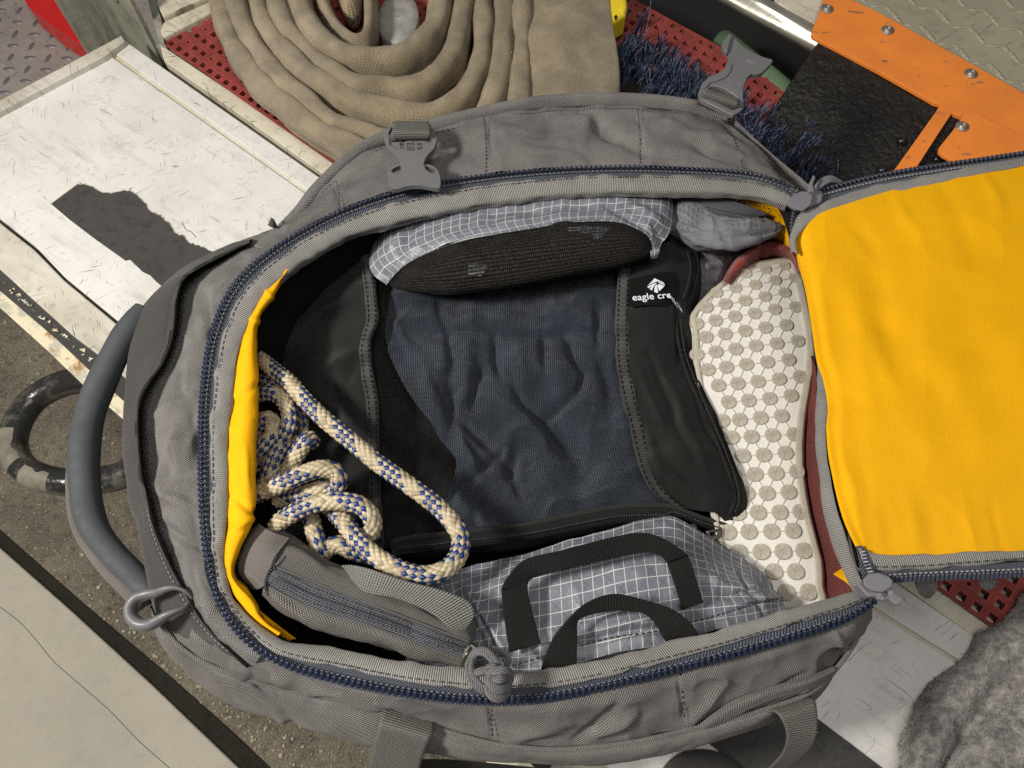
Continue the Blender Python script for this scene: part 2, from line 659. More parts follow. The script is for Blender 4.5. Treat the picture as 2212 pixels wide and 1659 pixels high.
m_rubber = plain("grey_rubber_handle", (.050, .057, .063), .75, 0, .08, 30, .0001, 700)
m_cord = fabric("grey_cord", (.22, .215, .225), 0.0016, 'twill', .5, .6, .1, .5)
m_ropec = plain("rope_cream", (.46, .39, .26), .48, 0, .12, 50, .0001, 1500)
m_roped = plain("rope_tan", (.30, .245, .16), .5, 0, .15, 60)
m_ropeb = plain("rope_blue", (.010, .033, .15), .38, 0, .1, 50, .0001, 1500)
m_rope_core = plain("rope_core", (.10, .08, .05), .8)
m_sole = plain("white_sole", (.76, .735, .68), .42, 0, .03, 30, .0001, 200)
m_rand = plain("sole_rand", (.50, .46, .37), .45, 0, .08, 60, .0004, 700)
m_stud = plain("sole_stud", (.47, .43, .35), .6, 0, .15, 120, .0006, 1200)
m_rib = plain("sole_rib", (.60, .57, .52), .5, 0, .05)
m_logo = plain("white_print", (.72, .76, .85), .5, 0, .02)
m_paint = scratched("bench_paint", (.66, .65, .63), (.46, .42, .36), .8)
m_paint2 = scratched("bench_edge_paint", (.58, .55, .48), (.30, .27, .20), 1.3, .5, .0008)
m_sill = scratched("sill_paint", (.62, .58, .47), (.36, .31, .20), 1.2, .5, .0008)
m_post = scratched("post_paint", (.33, .33, .265), (.15, .145, .11), 1.4, .5, .001)
m_grip = asphalt("grip_tape", (.048, .046, .044), (.062, .060, .058), (.11, .105, .10), 700, .0006)
m_asph = asphalt("asphalt", (.105, .09, .068), (.235, .205, .155), (.44, .39, .30), 210, .005)
m_conc = asphalt("concrete", (.35, .325, .27), (.40, .37, .31), (.46, .43, .37), 420, .0008, .22)
m_coupl = plain("dull_alu", (.30, .29, .27), .55, .1, .35, 30, .0006, 60)
m_gap = asphalt("joint_filler", (.012, .010, .008), (.02, .016, .011), (.05, .04, .03), 200, .002)
m_dplate = scratched("tread_plate_paint", (.31, .275, .25), (.19, .16, .135), 1.0, .5, .0006)
m_lug = plain("tread_lug", (.16, .14, .148), .38, .2, .3, 60)
m_dplate2 = scratched("galvanised_plate", (.36, .33, .24), (.22, .20, .14), .9, .45, .0006)
m_redpl = plain("red_paint", (.60, .012, .012), .35, 0, .1, 20)
m_mat = plain("red_rubber_mat", (.26, .045, .036), .75, 0, .25, 40, .0006, 500)
m_hose = fabric("hose_jacket", (.46, .365, .225), 0.0016, 'web', .30, .9, .30, .6, .2, ((.22, .17, .11), 18, .6))
m_steel = plain("worn_steel", (.42, .40, .34), .35, .6, .25, 14, .0004, 60)
m_steel2 = plain("grey_alu", (.33, .31, .28), .33, .35, .3, 12, .0003, 40)
m_bolt = plain("zinc_bolt", (.33, .30, .25), .4, .7, .2, 200, .0003, 900)
m_bolt_b = plain("black_bolt", (.015, .015, .015), .18, .2, .2, 200)
m_orange = plain("orange_plastic", (.86, .25, .035), .5, 0, .10, 16, .0003, 60)
_nt = m_orange.node_tree
_b = _nt.nodes["Principled BSDF"]
_tc = [n for n in _nt.nodes if n.type == 'TEX_COORD'][0].outputs['Object']
_s = _b.inputs['Base Color'].links[0].from_socket
_q = RAMP(_nt, NOISE(_nt, MAPV(_nt, _tc, (0, 0, .3), (38, 80, 40)), 1.0, 4, .6), .63, .70, 0, .8)
_q2 = RAMP(_nt, NOISE(_nt, _tc, 420, 3, .6), .66, .72, 0, .7)
_nt.links.new(MIX(_nt, M_(_nt, 'MAXIMUM', _q, _q2), _s, (.16, .10, .09)), _b.inputs['Base Color'])
m_flap = plain("black_rubber_flap", (.008, .007, .006), .5, 0, .4, 90, .005, 150, .4, (.017, .0145, .012))
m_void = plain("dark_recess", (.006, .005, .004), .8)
m_bris = plain("blue_bristle", (.065, .085, .16), .45, 0, .4, 200)
m_bris2 = plain("dark_bristle", (.008, .010, .025), .5, 0, .4, 200)
m_bris3 = plain("pale_bristle", (.22, .27, .38), .45, 0, .3, 200)
m_green = plain("green_hose", (.085, .14, .075), .5, 0, .3, 20)
m_ytool = plain("yellow_plastic", (.80, .60, .02), .4, 0, .15, 40)
m_pipe = plain("black_pipe", (.040, .039, .034), .30, 0, .6, 22, .0012, 70, .5, (.13, .12, .095))
_nt = m_pipe.node_tree
_b = _nt.nodes["Principled BSDF"]
_tc = [n for n in _nt.nodes if n.type == 'TEX_COORD'][0].outputs['Object']
_f = RAMP(_nt, NOISE(_nt, _tc, 16, 7, .75), .50, .68)
_nt.links.new(MIX(_nt, _f, (.020, .020, .019), (.12, .108, .085)), _b.inputs['Base Color'])
_nt.links.new(RAMP(_nt, _f, 0, 1, .22, .7), _b.inputs['Roughness'])
m_pipe_w = plain("bare_pipe_patch", (.16, .145, .11), .6, 0, .3, 40, .0008, 90)
m_rust = None

# ================================================================== BACKGROUND
def slab(name, px, z, thick, mat, parent=None, bevel=0.0, **k):
    return prism(name, px, z, thick, mat, parent, bevel=bevel, **k)


GZ = -0.45
# ground: one sheet
g = mesh_obj("ground", [(-6, -6, GZ), (6, -6, GZ), (6, 6, GZ), (-6, 6, GZ)], [(0, 1, 2, 3)], m_asph, None, False)
tag(g, kind="structure")
# kerb of concrete with a dark joint before it
o = slab("concrete_pavement", [(-900, 400), (0, 1184), (144, 1311), (324, 1476), (515, 1659), (1500, 2560), (-900, 2560)], GZ + .012, .03, m_conc, bevel=.003)
tag(o, kind="structure")
o = slab("pavement_joint", [(-900, 356), (0, 1146), (180, 1305), (360, 1456), (504, 1584), (600, 1676), (1600, 2560), (1500, 2560), (515, 1659), (324, 1476), (144, 1311), (0, 1184), (-900, 400)], GZ + .004, .01, m_gap)
tag(o, kind="structure")
crk = []
m_crack = plain("crack_dirt", (.10, .085, .06), .9)
for i, (x, y) in enumerate([(-20, 1298), (40, 1345), (85, 1392), (120, 1430), (180, 1483), (240, 1538), (300, 1598), (372, 1664), (440, 1725)]):
    crk.append((x + rnd.uniform(-3, 3), y + rnd.uniform(-3, 3)))
tube("pavement_crack", path3([(x, y, GZ + .0118) for x, y in crk], 90), .0007, m_crack, None, n=5)
tag(bpy.data.objects["pavement_crack"], kind="structure")
# loose grit: pebbles near the kerb
pv = []
for i in range(420):
    t = rnd.random()
    x = 120 + t * 560 + rnd.gauss(0, 60)
    y = 1270 + t * 390 + rnd.gauss(0, 26)
    if i % 3 == 0:
        x, y = rnd.uniform(0, 420), rnd.uniform(640, 1240)
    c = P((x, y, GZ + .001))
    if y > 1146 + .88 * x - 6:
        continue
    r = rnd.choice([.0009, .0012, .0016, .0016, .0026]) * rnd.uniform(.7, 1.3)
    bmv = []
    for k in range(8):
        s = [(k & 1) * 2 - 1, (k >> 1 & 1) * 2 - 1, (k >> 2 & 1) * 2 - 1]
        bmv.append(c + np.array(s) * r * np.array([rnd.uniform(.5, 1.2), rnd.uniform(.5, 1.2), rnd.uniform(.3, .7)]))
    pv.append((bmv, [(0, 1, 3, 2), (4, 6, 7, 5), (0, 4, 5, 1), (2, 3, 7, 6), (0, 2, 6, 4), (1, 5, 7, 3)], np.zeros((8, 2))))
V, F, U = join_data(pv)
m_peb = plain("pebble", (.30, .26, .19), .8, 0, .5, 400)
tag(mesh_obj("gravel", V, F, m_peb, None, False), kind="stuff")

# ---------------------------------------------------------------- bench (step) with its planks and edges
bench = empty("metal_bench", P((600, 700, -.02)), "scratched white metal bench that the open travel bag stands on", "bench")
BE = lambda x: 80 + (x - 265) * .7025                # upper long edge of the bench
slab("bench_plank", [(-40, 258), (232, 116), (649, 410), (1885, 1318), (2068, 1433), (2500, 1735), (2500, 2230), (1500, 1830), (1250, 1600), (266, 702), (137, 596), (75, 531), (0, 472), (-40, 440)], 0.0, .03, m_paint, bench, bevel=.0012)
slab("bench_plank", [(238, 108), (268, 86), (1964, 1277), (2122, 1385), (2600, 1715), (2540, 1745), (2072, 1427), (1890, 1311), (655, 405)], 0.0, .03, m_paint, bench, bevel=.002)
slab("raised_rim", [(-40, 238), (0, 216), (262, 76), (270, 88), (225, 121), (0, 240), (-40, 264)], 0.010, .04, m_paint2, bench, bevel=.0018)
slab("weld_seam", [(225, 116), (240, 108), (657, 403), (1892, 1309), (2074, 1426), (2540, 1740), (2528, 1748), (2064, 1437), (1881, 1321), (645, 413)], -.0035, .02, m_sill, bench)
slab("bench_plank", [(-40, 452), (0, 481), (75, 540), (137, 604), (262, 708), (1240, 1610), (1200, 1640), (218, 770), (154, 722), (68, 644), (0, 582), (-40, 548)], -.002, .03, m_paint2, bench, bevel=.002)
slab("rubber_strip", [(-40, 540), (0, 575), (68, 636), (154, 714), (218, 764), (1200, 1634), (1180, 1680), (206, 812), (119, 730), (0, 628), (-40, 596)], -.016, .02, m_dkpanel, bench, bevel=.001)
o = slab("rusty_channel", [(-40, 590), (0, 621), (119, 722), (208, 806), (1180, 1676), (1150, 1740), (266, 906), (181, 833), (102, 757), (0, 665), (-40, 632)], -.022, .03, m_sill, bench, bevel=.0015)
m, nt, b, tc = base("rusty_paint", .6)
obn = tc.outputs['Object']
c = MIX(nt, RAMP(nt, NOISE(nt, obn, 30, 6, .7), .50, .56), (.62, .56, .40), (.42, .40, .32))
c = MIX(nt, RAMP(nt, NOISE(nt, MAPV(nt, obn, (1, 2, 3)), 26, 6, .7), .56, .66), c, (.30, .135, .035))
nt.links.new(c, b.inputs['Base Color'])
BUMP(nt, b, NOISE(nt, obn, 80, 5), .001)
o.data.materials[0] = m
m_rust = m
# under-frame so that the bench stands
slab("bench_frame", [(0, 640), (266, 870), (1150, 1700), (1500, 1830), (2500, 2230), (2500, 1700), (300, 130), (-40, 280)], -.034, .38, m_post, bench)
rim = []
for i in range(40):                                   # flakes of old glue along the channel
    x = rnd.uniform(0, 230)
    y = 606 + x * .86 + rnd.uniform(-4, 6)
    q = [(x + rnd.uniform(-7, 7), y + rnd.uniform(-5, 5), -.0155 + rnd.uniform(0, .003)) for _ in range(4)]
    rim.append((P(q), [(0, 1, 2, 3)], np.zeros((4, 2))))
V, F, U = join_data(rim)
tag(mesh_obj("rust_flakes", V, F, m_rust, bench, False), kind="stuff")

m_resid = plain("glue_residue", (.60, .55, .42), .7, 0, .25, 80)
# worn anti-slip strip with its torn edge
edge = [(110, 440), (167, 398), (191, 401), (218, 415), (239, 418), (262, 413), (281, 412), (300, 427), (312, 438), (321, 454), (341, 464), (352, 470), (364, 480), (372, 494), (382, 505), (398, 512), (410, 526), (428, 529), (444, 536), (462, 547), (520, 590), (900, 880), (1766, 1552), (1906, 1659), (2500, 2115), (2400, 2190), (1597, 1664), (1543, 1615), (700, 925), (353, 621), (335, 606), (324, 594), (307, 586), (280, 560), (270, 562), (200, 512), (150, 474)]
jag = []
for i, (x, y) in enumerate(edge):
    jag.append((x, y))
    if 1 <= i < 19:
        x2, y2 = edge[i + 1]
        for t in (.3, .65):
            jag.append((x + (x2 - x) * t + rnd.uniform(-2.5, 2.5), y + (y2 - y) * t + rnd.uniform(-2.5, 2.5)))
slab("tape_residue", jag, 0.0003, .0006, m_resid, bench)
tube("tape_residue", path3([(x, y, .0006) for x, y in jag[:46]], 260), .0013, m_resid, bench, rb=.0004, n=6)
o = slab("grip_tape", jag, 0.0016, .0012, m_grip)
tag(o, "torn black anti-slip tape stuck along the white bench", "tape")
# pencil-like scuffs on the bench
for k, q in enumerate([[(393, 480), (402, 496), (412, 500), (424, 513)], [(432, 540), (444, 548), (452, 560), (470, 556), (458, 548), (438, 536)], [(556, 535), (575, 512), (571, 506), (583, 530), (566, 528)], [(492, 545), (500, 533), (506, 524)], [(268, 420), (285, 405), (262, 424)]]):
    tube("scuff_mark", path3([(x, y, .0003) for x, y in q], 16), .0005, m_scuff, bench, rb=.0002, n=5)

# ---------------------------------------------------------------- top left: tread plate, red panel, post
dp = empty("tread_plate_floor", P((60, 120, -.25)), "grey painted tread plate with raised lugs beyond the bench end", "floor plate")
slab("plate", [(-400, -500), (400, -500), (400, 300), (-400, 520)], -.25, .01, m_dplate, dp)
lug_me = None


def lug_mesh(name, L, W, H, mat):
    V, F = [], []
    nl, nw = 8, 4
    for i in range(nl + 1):
        for j in range(nw + 1):
            u, v = i / nl * 2 - 1, j / nw * 2 - 1
            w = math.sqrt(max(0, 1 - u * u)) ** 1.2
            V.append((u * L / 2, v * W / 2 * w, H * (1 - u * u) * (1 - v * v) ** .5))
    for i in range(nl):
        for j in range(nw):
            a = i * (nw + 1) + j
            F.append((a, a + nw + 1, a + nw + 2, a + 1))
    me = bpy.data.meshes.new(name)
    me.from_pydata(V, [], F)
    me.polygons.foreach_set("use_smooth", [True] * len(F))
    me.materials.append(mat)
    me.update()
    return me


def place(name, me, loc, rotz, parent, scale=1.0):
    o = bpy.data.objects.new(name, me)
    coll.objects.link(o)
    o.parent = parent
    w = Vector((0, 0, 0))
    p = parent
    while p is not None:
        w += p.location
        p = p.parent
    o.location = Vector(loc) - w
    o.rotation_euler = (0, 0, rotz)
    o.scale = (scale,) * 3
    return o


me = lug_mesh("tread_lug", .025, .0088, .0030, m_lug)
# lattice of lugs: near-horizontal ones and near-vertical ones alternate
for org, deg in (((41., 24.), 78), ((37.5, 48.), -3)):
    for i in range(-9, 10):
        for j in range(-9, 10):
            c = np.array(org) + np.array([35.8, 26.0]) * i + np.array([-9.2, 50.5]) * j
            if -30 < c[0] < 230 and -30 < c[1] < 250:
                place("tread_lug", me, P((c[0], c[1], -.2499)), math.radians(deg), dp)

o = slab("red_panel", [(20, -60), (126, -60), (178, 99), (150, 80), (113, 55), (60, 12)], -.19, .05, m_redpl, bevel=.001)
tag(o, "bright red painted panel between tread plate and grey post", "panel")

post = empty("angle_post", P((270, 80, -.05)), "grubby grey green angle post at the bench corner with one round rivet", "post")
A, B, C_ = P((188, 116, -.05)), P((272, 79, -.05)), P((346, 130, -.05))
for a, b2, off in ((A, B, (0.004, .006)), (B, C_, (0.004, .006))):
    d = (b2 - a) / np.linalg.norm(b2 - a)
    nrm = np.array([-d[1], d[0], 0]) * .006
    vs = []
    for z in (-.12, .34):
        for q in (a, b2, b2 + nrm, a + nrm):
            vs.append((q[0], q[1], z))
    fs = [(0, 1, 2, 3), (4, 7, 6, 5), (0, 4, 5, 1), (1, 5, 6, 2), (2, 6, 7, 3), (3, 7, 4, 0)]
    oo = mesh_obj("angle_face", vs, fs, m_post, post, False)
# rivet on the right face
d = (C_ - B) / np.linalg.norm(C_ - B)
nrm = np.array([d[1], -d[0], 0])
rc = B + d * np.linalg.norm(C_ - B) * .42
rc[2] = .045
V, F = [], []
for i in range(7):
    ph = i / 6 * math.pi / 2
    for j in range(20):
        th = j / 20 * 2 * math.pi
        r = .0105 * math.cos(ph)
        V.append(tuple(rc + d * r * math.cos(th) + np.array([0, 0, 1.]) * r * math.sin(th) * 1.2 + nrm * (.004 * math.sin(ph) + .0005)))
for i in range(6):
    for j in range(20):
        F.append((i * 20 + j, i * 20 + (j + 1) % 20, (i + 1) * 20 + (j + 1) % 20, (i + 1) * 20 + j))
mesh_obj("rivet", V, F, m_post, post)

# ---------------------------------------------------------------- truck step: sill, red rubber mat
step = empty("truck_step", P((700, 300, -.01)), "pale painted truck step edge running behind the bench", "step")
slab("sill_edge", [(350, 118), (345, 92), (352, 99), (510, 205), (714, 348), (2040, 1268), (2150, 1345), (2500, 1590), (2480, 1640), (2130, 1392), (1985, 1290), (690, 370), (512, 243), (355, 132)], 0.000, .05, m_sill, step, bevel=.0015)
slab("dark_gap", [(352, 130), (360, 128), (690, 366), (1985, 1286), (2480, 1636), (2470, 1655), (1970, 1292), (350, 146)], -.02, .03, m_void, step)
slab("corner_bar", [(317, -8), (336, -8), (352, 60), (354, 92), (343, 88)], .012, .03, m_post, step, bevel=.001)
slab("side_rail", [(345, 66), (352, 48), (520, -26), (545, -20), (452, 28), (352, 80)], .014, .02, m_sill, step, bevel=.003)
slab("side_rail", [(336, 4), (352, 36), (520, -40), (500, -60)], .02, .02, m_sill, step, bevel=.003)

mat_root = empty("rubber_mat", P((1000, 300, 0.004)), "red perforated rubber mat under the hose and broom", "mat")
MZ = .006
o0 = P((352, 95, MZ))
ex = P((2140, 1352, MZ)) - o0
exn = ex / np.linalg.norm(ex)
eyn = np.array([-exn[1], exn[0], 0])
sx = sy = .0178
verts, faces, nub = [], [], []
width = .535
length = np.linalg.norm(ex) + .16
sf = [o0 - exn * .02 - eyn * .004, o0 + exn * (length + .01) - eyn * .004, o0 + exn * (length + .01) + eyn * (width + .004), o0 - exn * .02 + eyn * (width + .004)]
prism("step_floor", [(q[0], q[1]) for q in sf], -.006, .03, m_steel2, step, world=True)
ni, nj = int(length / sx), int(width / sy)
for i in range(ni):
    for j in range(nj):
        c = o0 + exn * (i + .5) * sx + eyn * (j + .5) * sy
        X, Y = proj(c)
        if X > 2300 or Y < -60 or Y > 1500 or X < 330:
            continue
        # skip what is certainly hidden below the bag's body
        hid = (760 < X < 1620 and Y > 420) or (X < 1900 and Y > 520 and X > 800)
        b0 = len(verts)
        wob = rnd.uniform(-.0005, .0005)
        odd = (i % 3 == 1 and j % 2 == 1)
        hs = .0046 if not odd else .0022
        for (rx, ry, zz) in ((-1, -1, 0), (1, -1, 0), (1, 1, 0), (-1, 1, 0)):
            verts.append(c + exn * rx * sx / 2 + eyn * ry * sy / 2)
        for dz in (0, -.0065):
            for (rx, ry) in ((-1, -1), (1, -1), (1, 1), (-1, 1)):
                q = c + exn * rx * hs + eyn * ry * hs
                verts.append(q + np.array([wob, wob, dz]))
        for k in range(4):
            k2 = (k + 1) % 4
            faces.append((b0 + k, b0 + k2, b0 + 4 + k2, b0 + 4 + k))
            faces.append((b0 + 4 + k, b0 + 4 + k2, b0 + 8 + k2, b0 + 8 + k))
        for a in range(7):
            for b3 in range(7):
                u, v = (a + .5) / 7 * 2 - 1, (b3 + .5) / 7 * 2 - 1
                if hid or max(abs(u), abs(v)) * sx / 2 < hs + .0007:
                    continue
                q = c + exn * u * sx / 2 + eyn * v * sy / 2
                r = .00085
                zt = np.array([0, 0, .0012])
                nv_ = [q + exn * r, q + eyn * r, q - exn * r, q - eyn * r]
                t2 = [q + zt + (w - q) * .55 for w in nv_]
                nub.append((nv_ + t2, [(0, 1, 5, 4), (1, 2, 6, 5), (2, 3, 7, 6), (3, 0, 4, 7), (4, 5, 6, 7)], np.zeros((8, 2))))
mesh_obj("mat_web", np.array(verts), faces, m_mat, mat_root, False)
V, F, U = join_data(nub)
tag(mesh_obj("mat_nubs", V, F, m_mat, mat_root, False), kind="stuff")

# ---------------------------------------------------------------- recess, rail, tread plate, orange guards on the right
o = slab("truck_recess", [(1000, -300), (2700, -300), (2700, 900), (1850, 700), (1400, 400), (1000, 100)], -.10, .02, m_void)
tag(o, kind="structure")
rail = empty("metal_rail", P((1650, 50, .02)), "worn pale metal rail above the dark recess", "rail")
loft("rail_face", [[(1660, -12, .045), (1672, 5, .045), (1757, 52, .045), (1835, 100, .045)], [(1645, -12, .050), (1655, 7, .050), (1757, 66, .050), (1830, 108, .050)],
                   [(1600, -12, .046), (1620, 0, .046), (1752, 78, .046), (1830, 124, .046)], [(1540, -12, .030), (1555, 0, .03), (1745, 105, .030), (1820, 150, .03)], [(1530, -12, .0), (1550, 2, .0), (1740, 110, .0), (1815, 156, .0)]],
     m_steel, 50, 24, rail)
slab("rail_backing", [(1690, -20), (1800, -20), (1800, 60), (1750, 60), (1690, 12), (1672, 0)], .042, .02, m_sill, rail, bevel=.002)
# galvanised tread plate
gp = empty("galvanised_tread_plate", P((2100, 60, .03)), "greenish galvanised tread plate above the orange guard", "tread plate")
slab("plate", [(1820, -60), (2500, -60), (2500, 420), (2212, 235), (2100, 175), (1960, 100), (1850, 40)], .040, .01, m_dplate2, gp)
me = lug_mesh("tread_lug", .042, .0075, .0030, m_dplate2)
for i in range(-6, 9):
    for j in range(-5, 9):
        c = np.array([2035., 35.]) + np.array([106., 4.0]) * i + np.array([74., 41.0]) * j
        if 1830 < c[0] < 2260 and -30 < c[1] < 260 and c[1] < 10 + (c[0] - 1850) * .66:
            place("tread_lug", me, P((c[0], c[1], .0401)), math.radians(-66), gp)
            place("tread_lug", me, P((c[0] + 45, c[1] + 24, .0401)), math.radians(-3), gp, .8)

guard = empty("orange_guard", P((2000, 150, .05)), "large orange plastic guard plate with a narrow leg, bolted along the step", "guard")
slab("guard_plate", [(1784, -20), (1771, 22), (1768, 34), (1760, 50), (1753, 72), (1757, 80), (1801, 102), (1904, 157), (2020, 223), (2031, 226), (2024, 238), (1920, 384), (1965, 384), (2056, 244), (2085, 256), (2140, 280), (2300, 350), (2300, 245), (2212, 201), (2109, 143), (1972, 67), (1905, 30), (1839, -2), (1810, -20)], .056, .006, m_orange, guard, bevel=.0008)
g2 = empty("small_orange_guard", P((2120, 300, .06)), "smaller scuffed orange plate overlapping the big orange guard", "guard")
slab("guard_plate", [(2086, 238), (2075, 258), (2058, 282), (2030, 317), (2029, 326), (2040, 337), (2075, 354), (2110, 372), (2300, 420), (2300, 330), (2212, 294), (2110, 245)], .068, .006, m_orange, g2, bevel=.0012)


def washer(x, y, z, mat, parent, R=.0092):
    c = P((x, y, z))
    prof = [(R, 0), (R, .0012), (R * .94, .0018), (R * .62, .0020), (R * .56, .0042), (R * .50, .0050), (R * .28, .0050), (R * .25, .0026), (0.0001, .0024)]
    V, F = [], []
    n = 24
    for r, h in prof:
        for k in range(n):
            th = 2 * math.pi * k / n
            V.append((c[0] + r * math.cos(th), c[1] + r * math.sin(th), c[2] + h))
    for i in range(len(prof) - 1):
        for k in range(n):
            F.append((i * n + k, i * n + (k + 1) % n, (i + 1) * n + (k + 1) % n, (i + 1) * n + k))
    return mesh_obj("bolt", V, F, mat, parent)


for x, y in ((1786, 20), (1917, 66), (2097, 160)):
    washer(x, y, .056, m_bolt, guard)
washer(2078, 274, .068, m_bolt, g2, .0088)
# dark smudges scraped into the orange

flap = empty("mud_flap", P((1800, 250, .03)), "rough black rubber mud flap hanging under the orange guard", "mud flap")
rails_f = [[(1771, 86, .050), (1900, 165, .050), (2030, 238, .050), (2240, 350, .05)], [(1725, 152, .044), (1850, 245, .044), (2000, 330, .044), (2240, 470, .044)],
           [(1682, 218, .030), (1800, 330, .030), (1950, 440, .03), (2240, 600, .03)], [(1665, 252, .020), (1720, 380, .020), (1840, 460, .02), (2240, 700, .02)], [(1690, 330, .0), (1720, 400, .0), (1840, 500, .0), (2240, 740, .0)]]
loft("flap_sheet", rails_f, m_flap, 160, 120, flap, make_disp(noise=[(.010, .0006), (.0045, .0009), (.0025, .0006)], ridge=[(.012, .0006)]), thick=.004)
for x, y in ((1950, 302), (1907, 365), (2027, 341), (2075, 376)):
    c = P((x, y, .048))
    V, F = [], []
    for i in range(8):
        ph = i / 7 * math.pi / 2
        for k in range(20):
            th = 2 * math.pi * k / 20
            V.append((c[0] + .0072 * math.cos(ph) * math.cos(th), c[1] + .0072 * math.cos(ph) * math.sin(th), c[2] - .004 + .0075 * math.sin(ph)))
    for i in range(7):
        for k in range(20):
            F.append((i * 20 + k, i * 20 + (k + 1) % 20, (i + 1) * 20 + (k + 1) % 20, (i + 1) * 20 + k))
    mesh_obj("dome_bolt", V, F, m_bolt_b, flap)

o = tube("green_hose", path3([(1560, 90, -.03), (1620, 140, -.012), (1680, 190, -.008), (1740, 245, -.012), (1790, 300, -.02)], 40), .019, m_green, None, n=20)
tag(o, "short stretch of dull green hose behind the grey buckle", "hose")
yt = empty("yellow_tool", P((1320, 20, .03)), "yellow plastic tool end beside the rolled hose, at the top edge", "tool")
slab("tool_body", [(1283, -30), (1290, 10), (1304, 38), (1316, 58), (1330, 44), (1352, 30), (1356, 10), (1353, -30)], .055, .04, m_ytool, yt, bevel=.006, segs=3)
slab("tool_hole", [(1326, 36), (1331, 31), (1334, 36), (1330, 42)], .0558, .003, m_void, yt)
o = tube("thin_wire", path3([(1409, -20, .07), (1404, 20, .06), (1397, 60, .05), (1386, 92, .04)], 20), .0006, m_cord, None, n=5)
tag(o, "thin grey wire hanging above the broom", "wire")

# ---------------------------------------------------------------- broom
broom = empty("broom", P((1600, 250, .02)), "push broom head with dense blue bristles behind the bag", "broom")
bc = path3([(1325, 70, .006), (1440, 150, .006), (1560, 240, .006), (1680, 330, .006), (1790, 400, .006)], 60)
loft("bristle_block", [[(1322, 90, .010), (1450, 180, .010), (1600, 290, .010), (1770, 402, .010)], [(1310, 150, .014), (1430, 250, .014), (1570, 350, .014), (1700, 430, .014)], [(1300, 200, .0), (1420, 300, .0), (1550, 400, .0), (1690, 450, .0)]], m_void, 30, 8, broom)
bt = {0: [], 1: [], 2: []}
for k in range(215):
    t = rnd.random()
    c = P((1320 + t * 440 + rnd.gauss(0, 22), 120 + t * 282 + rnd.gauss(0, 30), .006))
    lean = np.array([rnd.gauss(.006, .007), rnd.gauss(.006, .007), 0])
    for q in range(26):
        a = c + np.array([rnd.gauss(0, .0026), rnd.gauss(0, .0026), 0])
        tip = a + lean + np.array([rnd.gauss(0, .0028), rnd.gauss(0, .0028), rnd.uniform(.020, .032)])
        mid = (a + tip) / 2 + np.array([rnd.gauss(0, .001), rnd.gauss(0, .001), 0])
        r = .00042
        s1, s2 = np.array([r, 0, 0]), np.array([-r / 2, r * .87, 0])
        s3 = np.array([-r / 2, -r * .87, 0])
        V = [a + s1, a + s2, a + s3, tip + s1, tip + s2, tip + s3]
        F = [(0, 1, 4, 3), (1, 2, 5, 4), (2, 0, 3, 5), (3, 4, 5)]
        bt[rnd.choice((0, 0, 1, 1, 2))].append((V, F, np.zeros((6, 2))))
for k, mm in ((0, m_bris), (1, m_bris2), (2, m_bris3)):
    V, F, U = join_data(bt[k])
    tag(mesh_obj("bristles", V, F, mm, broom, False), kind="stuff")

# ---------------------------------------------------------------- rolled fire hose
hose = empty("fire_hose_roll", P((850, 120, .02)), "rolled flat canvas fire hose, dusty beige, lying behind the bag", "fire hose")
inner = np.array([(638, -70), (646, 10), (668, 70), (715, 118), (775, 150), (835, 150), (890, 128), (935, 80), (955, 10), (958, -70)], float)
outer = np.array([(458, -70), (476, 20), (517, 120), (602, 225), (730, 318), (890, 392), (1030, 385), (1112, 280), (1128, 120), (1124, -70)], float)
K = 5
for k in range(K):
    f = k / (K - 1)
    z0 = .052 - .004 * k + rnd.uniform(-.002, .002)
    c = inner * (1 - f) + outer * f
    c = c + np.array([[rnd.uniform(-5, 5), rnd.uniform(-6, 6)] for _ in c])
    if k == 2:
        c[3:6] += (4, -8)
    if k == 3:
        c[2:5] += (-6, 8)
    pth = path3([(x, y, z0) for x, y in c], 120)
    V, F, uv = tube_data(pth, .0165 + .0014 * np.sin(np.linspace(0, 9, 120) + 2 * k), .030, 24, False)
    G = V.reshape(120, 24, 3)
    T, S, U_ = frames(pth)
    dd = .0034 * vnoise(G / .04, k) + .0007 * vnoise(G / .012, k + 9)
    G = G + 0
    off_ = G - pth[:, None]
    sx_ = np.sum(off_ * S[:, None], -1)
    sz_ = np.sum(off_ * U_[:, None], -1)
    th_ = np.arctan2(sz_ / .030, sx_ / .0165)
    sc_ = 1.0 / (np.abs(np.cos(th_)) ** 2.9 + np.abs(np.sin(th_)) ** 2.9) ** (1 / 2.9)
    G = pth[:, None] + off_ * sc_[..., None]
    G = G + (G - pth[:, None]) * (dd / .0165)[..., None]
    # a groove where the two flat halves of the hose meet
    mesh_obj("hose_layer", G.reshape(-1, 3), F, m_hose, hose, True, uv)
loft("hose_tail", [[(1262, -40, .03), (1268, 80, .034), (1275, 200, .034), (1280, 330, .03)], [(1130, -40, .05), (1140, 90, .052), (1150, 200, .05), (1150, 330, .05)], [(1160, -40, .060), (1170, 90, .062), (1172, 200, .062), (1170, 330, .06)],
                   [(1250, -40, .062), (1262, 90, .064), (1270, 200, .062), (1260, 330, .06)], [(1310, -40, .058), (1318, 70, .058), (1330, 190, .056), (1330, 330, .055)], [(1292, -40, .05), (1322, 60, .05), (1338, 160, .045), (1338, 330, .04)], [(1270, -40, .01), (1300, 60, .01), (1325, 160, .01), (1325, 330, .01)]],
     m_hose, 100, 60, hose, make_disp(noise=[(.02, .0008), (.007, .0004)]))
